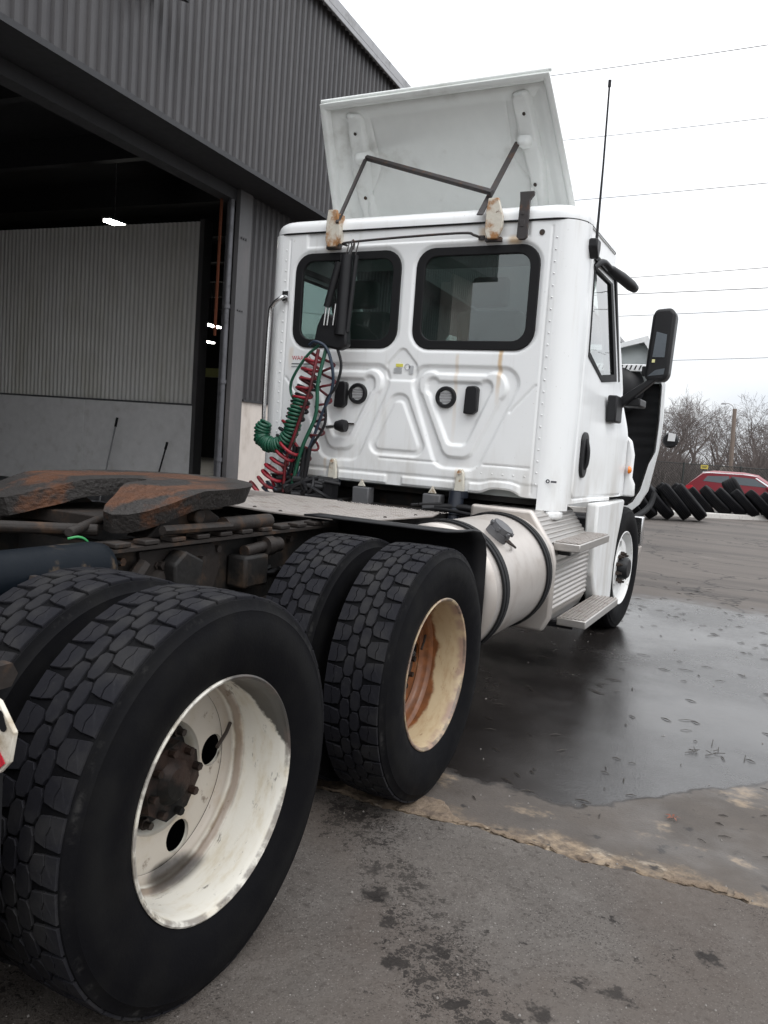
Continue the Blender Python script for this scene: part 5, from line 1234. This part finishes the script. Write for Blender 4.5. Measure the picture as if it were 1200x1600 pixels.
hose('straight_hose', spline([(-.44, HY, 2.02), (-.40, HY, 1.90), (-.43, HY, 1.76), (-.50, HY, 1.66), (-.50, HY, 1.5), (-.62, HY, 1.3), (-.66, HY, 1.1)], 8), .010, M_blk, hs_)
hose('straight_hose', spline([(-.57, HY-.02, 2.03), (-.66, HY-.03, 1.95), (-.76, HY-.03, 1.80), (-.77, HY-.02, 1.70), (-.70, HY-.02, 1.62)], 8), .010, M_green, hs_)
# valves and couplings at the foot of the hoses
mb = MB()
for k in range(40):
    x = random.uniform(-.86, -.42); z = random.uniform(.98, 1.13); p = Vector((x, HY+random.uniform(.0, .12), z)); a = random.uniform(-.5, .5)
    mb.tube([p-Vector((.05, .02, .02*a)), p+Vector((.05, .02, .03*a))], random.uniform(.012, .028), 8)
for q in (-.74, -.70, -.655, -.62): mb.tube(spline([(q+.02, HY-.01, 1.34), (q, HY+.0, 1.22), (q-.02, HY+.02, 1.10), (q+.03, HY+.05, .98)], 6), .017, 8)
for k in range(6): mb.tube(spline([(random.uniform(-.85, -.5), HY+.03, 1.14), (random.uniform(-.8, -.5), HY-.02, 1.05), (random.uniform(-.75, -.3), HY+.05, .99)], 5), .013, 6)
mb.box((-.50, HY+.03, .95), (-.43, HY+.12, 1.13)).box((-.80, HY+.02, 1.02), (-.68, HY+.10, 1.14))
part(mb, 'valve_cluster', M_blk, hs_, smooth=50)
part(MB().prism([(-.80, 1.10), (-.76, 1.10), (-.74, 1.0), (-.66, .985), (-.66, .965), (-.80, .965)], 'y', HY+.1, HY+.13), 'yellow_bracket', M_yel, hs_, bevel=.004)
part(MB().tube([(-.60, YB-.02, 1.49), (-.50, YB-.06, 1.50)], .014, 10), 'socket_stem', M_chrome, smooth=40)
part(MB().lathe([(-.03, .03), (.02, .045), (.05, .04), (.055, .0001)], 14, 'x', (-.475, YB-.06, 1.505)), 'trailer_socket', M_blk, smooth=40)
part(MB().tube([(-.97, 2.9, 1.0), (-.20, 2.85, 1.0)], .03, 8).box((-1.0, 2.85, .95), (-.45, 3.25, 1.0)), 'deck_support', M_alud, bevel=.006)

# ================================================================== BACKGROUND
# ---- scrap tyres leaning in rows
me_old = tyre_body(False, 48).mesh('scrap_tyre', 40); me_old.materials.append(M_oldtyre)
def row(n, p0, p1, lean, labf, group, scale=1.0):
    for k in range(n):
        t = k/(n-1); p = Vector(p0).lerp(Vector(p1), t)
        s_ = scale*random.uniform(.86, .99); o = bpy.data.objects.new('scrap_tyre', me_old); C.objects.link(o)
        d = (Vector(p1)-Vector(p0)).normalized(); ang = math.atan2(d.y, d.x)
        le = lean+random.uniform(-.07, .07)
        o.rotation_euler = (random.uniform(0, 6), 0, 0)
        R_ = Matrix.Rotation(.10+random.uniform(-.10, .10), 4, 'Z') @ Matrix.Rotation(-le, 4, 'Y') @ Matrix.Rotation(random.uniform(0, 6), 4, 'X')
        o.matrix_world = Matrix.Translation(p+Vector((0, 0, .513*s_*math.cos(le)+.12*s_*math.sin(le)))) @ R_ @ Matrix.Diagonal((s_, s_, s_, 1))
        tag(o, labf(k), 'tyre', group)
ords = ['first', 'second', 'third', 'fourth', 'fifth', 'sixth', 'seventh', 'eighth', 'ninth', 'tenth', 'eleventh', 'twelfth', 'thirteenth']
row(7, (-1.75, 17.5, 0), (.16, 19.3, 0), .70, lambda k: 'black scrap tyre leaning in the left row, %s from its right end' % ords[6-k], 'scrap tyres in the left row')
row(12, (-1.6, 20.6, 0), (2.3, 22.9, 0), .80, lambda k: 'black scrap tyre leaning in the right row before the red car, %s from its left' % ords[k], 'scrap tyres in the right row')
o = bpy.data.objects.new('scrap_tyre', me_old); C.objects.link(o)
o.matrix_world = Matrix.Translation((.95, 23.6, .50)) @ Matrix.Rotation(.1, 4, 'Z') @ Matrix.Rotation(-.55, 4, 'Y') @ Matrix.Diagonal((1.5, 1.15, 1.15, 1)); tag(o, 'bulkiest scrap tyre standing tallest among the right row', 'tyre', 'scrap tyres in the right row')
b = MB().prism([(-3, 18.4), (-2.6, 18.1), (6, 26.4), (5.6, 26.8)], 'z', -.05, .13); b.build('kerb', M_kerb, kind='structure', bevel=.02)
# ---- red car beyond
CY = 32.0; cx0 = -1.38; GZ = -.42
car = thing('parked_car', 'red estate-style crossover car parked behind the row of scrap tyres', 'car', (cx0+2.2, CY, GZ))
prof = [(.05, .35), (.02, .62), (.06, .95), (.22, 1.12), (.62, 1.50), (.95, 1.57), (2.0, 1.58), (2.5, 1.52), (3.15, 1.10), (3.3, 1.04), (4.1, .95), (4.42, .80), (4.5, .55), (4.45, .33)]
bx_, bz_ = 1.0, 1.0
nu = 9; P = []
for i in range(nu):
    t = -1+2*i/(nu-1); yy = .90*np.sign(t)*abs(t)**.8
    P.append([(cx0+x, CY+yy*(1-.16*max(0, (z-.95))/.6), GZ+.28+(z-.28)*(1-.06*abs(t)**4)) for x, z in prof])
body = MB().grid(np.array(P))
for e in (0, nu-1): body.add(P[e], [tuple(range(len(prof)))])
body.build('body', M_car, car, smooth=40)
yw = CY-.90
def sidep(poly, name, mt, off=.012):
    vs = [(cx0+x, CY-(.90*(1-.16*max(0, (z-.95))/.6))-off, GZ+.28+(z-.28)*.94) for x, z in poly]; k = len(vs)
    vs += [(x, y+.02, z) for x, y, z in vs]
    return MB().add(vs, [tuple(range(k)), tuple(range(2*k-1, k-1, -1))]+[(i, k+i, k+(i+1) % k, (i+1) % k) for i in range(k)]).build(name, mt, car)
sidep([(.66, 1.22), (.80, 1.43), (1.55, 1.48), (1.58, 1.18)], 'side_window', M_carg)
sidep([(1.66, 1.18), (1.64, 1.48), (2.42, 1.45), (2.88, 1.15)], 'side_window', M_carg)
sidep([(.60, 1.55), (.62, 1.585), (2.3, 1.60), (2.6, 1.53), (2.3, 1.57)], 'roof_rail', M_chrome, .0)
sidep([(2.44, 1.48), (2.50, 1.49), (3.1, 1.12), (3.02, 1.10)], 'pillar', M_chrome)
MB().box((cx0+2.85, CY-1.02, GZ+1.02), (cx0+3.05, CY-.88, GZ+1.13)).build('wing_mirror', M_car, car, bevel=.02)
MB().prism([(cx0+.06, GZ+.82), (cx0+.40, GZ+.86), (cx0+.30, GZ+.98), (cx0+.08, GZ+.95)], 'y', CY-.905, CY-.86).build('tail_lamp', M_tape, car)
for wx in (.78, 3.55):
    w = MB().lathe([(-.11, .20), (-.12, .33), (-.08, .35), (.08, .35), (.12, .33)], 32, 'y', (cx0+wx, CY-.80, GZ+.35)).build('wheel', M_oldtyre, car, smooth=40)
    MB().lathe([(-.125, .0001), (-.128, .05), (-.118, .22), (-.11, .23)], 30, 'y', (cx0+wx, CY-.80, GZ+.35)).build('rim', M_chrome, w, smooth=40)
    for k in range(5):
        a = 2*PI*k/5; MB().prism([(cx0+wx+.08*math.cos(a-.2), GZ+.35+.08*math.sin(a-.2)), (cx0+wx+.21*math.cos(a-.22), GZ+.35+.21*math.sin(a-.22)), (cx0+wx+.21*math.cos(a+.22), GZ+.35+.21*math.sin(a+.22)), (cx0+wx+.08*math.cos(a+.2), GZ+.35+.08*math.sin(a+.2))], 'y', CY-.934, CY-.92).build('rim_slot', M_blkm, w)
# ---- fence with sign
FYd = 41
fe = thing('chain_link_fence', 'dark chain link fence behind the scrap tyres', 'fence', (-2, FYd, -.45))
fx0, fx1, fz0, fz1 = -13, 9, -.45, 1.32
xx = fx0
while xx <= fx1:
    MB().tube([(xx, FYd, fz0), (xx, FYd, fz1+.06)], .045, 8).build('fence_post', M_fence, fe); xx += 2.6
MB().tube([(fx0, FYd, fz1), (fx1, FYd, fz1)], .02, 6).build('top_rail', M_fence, fe)
mb = MB(); hgt = fz1-fz0; q = fx0-hgt
while q < fx1:
    for sg in (1, -1):
        a = (q, fz0) if sg > 0 else (q+hgt, fz0); c_ = (q+hgt, fz1) if sg > 0 else (q, fz1)
        mb.tube([(a[0], FYd+.03*sg*.2, a[1]), (c_[0], FYd+.03*sg*.2, c_[1])], .009, 3, False)
    q += .13
mb.build('wire_mesh', M_fence, fe, kind='stuff')
sg_ = MB().box((-1.80, FYd-.07, 1.12), (-1.47, FYd-.05, 1.31)).build('fence_sign', M_sign, None, loc=(-1.64, FYd-.06, 1.1)); tag(sg_, 'small yellow sign hung on the dark fence left of the red car', 'sign')
MB().box((-1.76, FYd-.076, 1.235), (-1.51, FYd-.071, 1.265)).box((-1.74, FYd-.076, 1.18), (-1.54, FYd-.071, 1.205)).build('sign_text', M_decald, sg_)
# ---- utility pole with street lamp arm, cables
up = thing('utility_pole', 'weathered brown wooden utility pole with a small lamp arm behind the red car', 'utility pole', (-.68, 45, -.55))
MB().tube([(-.66, 45, -.55), (-.83, 45, 4.35)], [.125, .10], 12).build('pole', M_pole, up, smooth=50)
MB().tube(spline([(-.83, 45, 4.2), (-.95, 45, 4.5), (-1.15, 45, 4.62), (-1.32, 45, 4.60)], 6), .028, 6).build('lamp_arm', M_steel, up, smooth=50)
MB().prism([(-1.55, 4.56), (-1.28, 4.56), (-1.28, 4.64), (-1.48, 4.65)], 'y', 44.92, 45.08).build('lamp_head', M_steel, up, bevel=.02)
wires = [((-10.06, 17.67), (1.93, 15.93), 'highest'), ((-9.81, 14.87), (2.19, 13.49), 'second highest'), ((-9.58, 12.26), (2.42, 11.31), 'third highest'), ((-9.27, 8.76), (2.72, 8.48), 'fourth from the top'), ((-9.22, 8.18), (2.79, 7.74), 'fifth from the top'), ((-9.13, 7.22), (2.87, 7.01), 'sixth from the top'), ((-8.96, 5.29), (3.04, 5.37), 'lowest, nearest the bare trees')]
for i, ((x0, z0), (x1, z1), lb) in enumerate(wires):
    a, c_ = Vector((x0, 34, z0)), Vector((x1, 30, z1)); d = c_-a; A, B_ = a-d*1.2, c_+d*1.5; pts = []
    for k in range(25):
        t = k/24; p = A.lerp(B_, t); p.z -= .55*(1-(2*t-1)**2)-.50; pts.append(p)
    o = MB().tube(pts, (.016, .013, .014, .013, .015, .012, .010)[i], 5).build('power_line', M_wire, None, loc=tuple(A), smooth=80)
    tag(o, 'thin overhead cable across the pale sky, %s of the seven' % lb, 'power line', 'overhead power lines')
# ---- bare winter trees
def tree_mesh(seed, H, spread=1.0):
    rd = random.Random(seed); tr, cr_ = MB(), MB()
    def grow(p, d, L, r, depth):
        n = 3; pts = [p]; q = p.copy(); dd = d.copy()
        for i in range(n):
            dd = (dd+Vector((rd.gauss(0, .16), rd.gauss(0, .16), rd.gauss(.03, .10)))).normalized(); q = q+dd*L/n; pts.append(q.copy())
        rs = [r*(1-.42*i/n) for i in range(n+1)]
        (tr if depth < 2 else cr_).tube(pts, rs, 6 if depth < 2 else (4 if depth < 4 else 3), False)
        if depth >= 6 or L < .12: return
        kids = rd.choice((2, 3, 3)) if depth else rd.choice((4, 5))
        for k in range(kids):
            t = rd.uniform(.45, 1.0) if k else 1.0; i = min(n-1, int(t*n)); b0 = pts[i].lerp(pts[i+1], t*n-i)
            ax = Vector((rd.gauss(0, 1), rd.gauss(0, 1), rd.gauss(0, .4))); ax = (ax-dd*ax.dot(dd)).normalized()
            ang = rd.uniform(.35, .85)*spread; nd_ = (dd*math.cos(ang)+ax*math.sin(ang)).normalized()
            grow(b0, nd_, L*rd.uniform(.60, .82), max(.008, rs[-1]*rd.uniform(.6, .85)), depth+1)
    grow(Vector((0, 0, 0)), Vector((rd.gauss(0, .08), rd.gauss(0, .08), 1)).normalized(), H*.30, H*.022, 0)
    a = tr.mesh('trunk', 60); a.materials.append(M_bark); c = cr_.mesh('crown', 60); c.materials.append(M_twig); return a, c
TM = [tree_mesh(s_, 8.0, sp) for s_, sp in ((3, .9), (8, 1.05), (21, .95), (34, 1.1), (55, 1.0))]
tl = [(-10.6, 62, 1.0), (-8.0, 60, .95), (-5.6, 58, 1.0), (-4.3, 56, .90), (-2.8, 60, .80), (-1.2, 57, .82), (.5, 56, .95), (1.9, 60, 1.0), (4.3, 57, .9), (6.6, 61, 1.05), (-6.8, 64, .95), (-3.5, 66, .95), (1.2, 65, 1.0), (-4.9, 67, 1.05), (-.4, 68, 1.0), (2.9, 66, 1.05)]
tlab = ['half hidden behind the white hood', 'close beside the white hood', 'tall one right of the hood mirror', 'with wide crown left of the yellow sign', 'low one between the yellow sign and the pole', 'directly behind the wooden pole', 'first one right of the wooden pole', 'second one right of the wooden pole', 'at the right edge of the photo', 'just past the right edge of the photo', 'set back behind the hood mirror', 'set back behind the low one near the pole', 'set back right of the wooden pole', 'set back behind the tall one by the hood', 'set back directly behind the wooden pole', 'set back at the right edge of the photo']
for i, ((x, y, s_), lb) in enumerate(zip(tl, tlab)):
    t = thing('bare_tree', 'bare grey winter tree, '+lb, 'tree', (x, y, -.6), i*1.7, 'bare trees beyond the fence'); t.scale = (s_*1.05, s_*1.05, s_*1.08)
    a, c = TM[i % 5]
    for nm, me in (('trunk', a), ('crown', c)):
        o = bpy.data.objects.new(nm, me); C.objects.link(o); o.parent = t
# ---- tangled undergrowth
b = MB(); rd = random.Random(4)
for k in range(26000):
    x = rd.uniform(-22, 14); y = rd.uniform(44, 58); h = rd.uniform(1.0, 4.6)*(.75+.35*math.sin(x*.7)+.2*math.sin(x*1.9+1)); lx = rd.gauss(0, .45)*h
    p = Vector((x, y, -.6)); m1 = p+Vector((lx*.4+rd.gauss(0, .1), 0, h*.5)); e = p+Vector((lx, rd.gauss(0, .3), h)); w = rd.uniform(.010, .024)
    b.add([p+Vector((-w, 0, 0)), p+Vector((w, 0, 0)), m1+Vector((w*.8, 0, 0)), m1-Vector((w*.8, 0, 0)), e], [(0, 1, 2, 3), (3, 2, 4)])
b.build('undergrowth', M_twig, kind='stuff')

b = MB(); rd = random.Random(9)
for k in range(9000):
    x = rd.uniform(-62, 6); y = rd.uniform(-52, -44); h = rd.uniform(2.5, 9.5)*(.75+.3*math.sin(x*.5)+.2*math.sin(x*1.3+1)); lx = rd.gauss(0, .22)*h
    p = Vector((x, y, -.6)); m1 = p+Vector((lx*.4+rd.gauss(0, .2), 0, h*.5)); e = p+Vector((lx, rd.gauss(0, .4), h)); w = rd.uniform(.03, .07)
    b.add([p+Vector((-w, 0, 0)), p+Vector((w, 0, 0)), m1+Vector((w*.8, 0, 0)), m1-Vector((w*.8, 0, 0)), e], [(0, 1, 2, 3), (3, 2, 4)])
b.build('distant_wood', M_bark, kind='stuff')
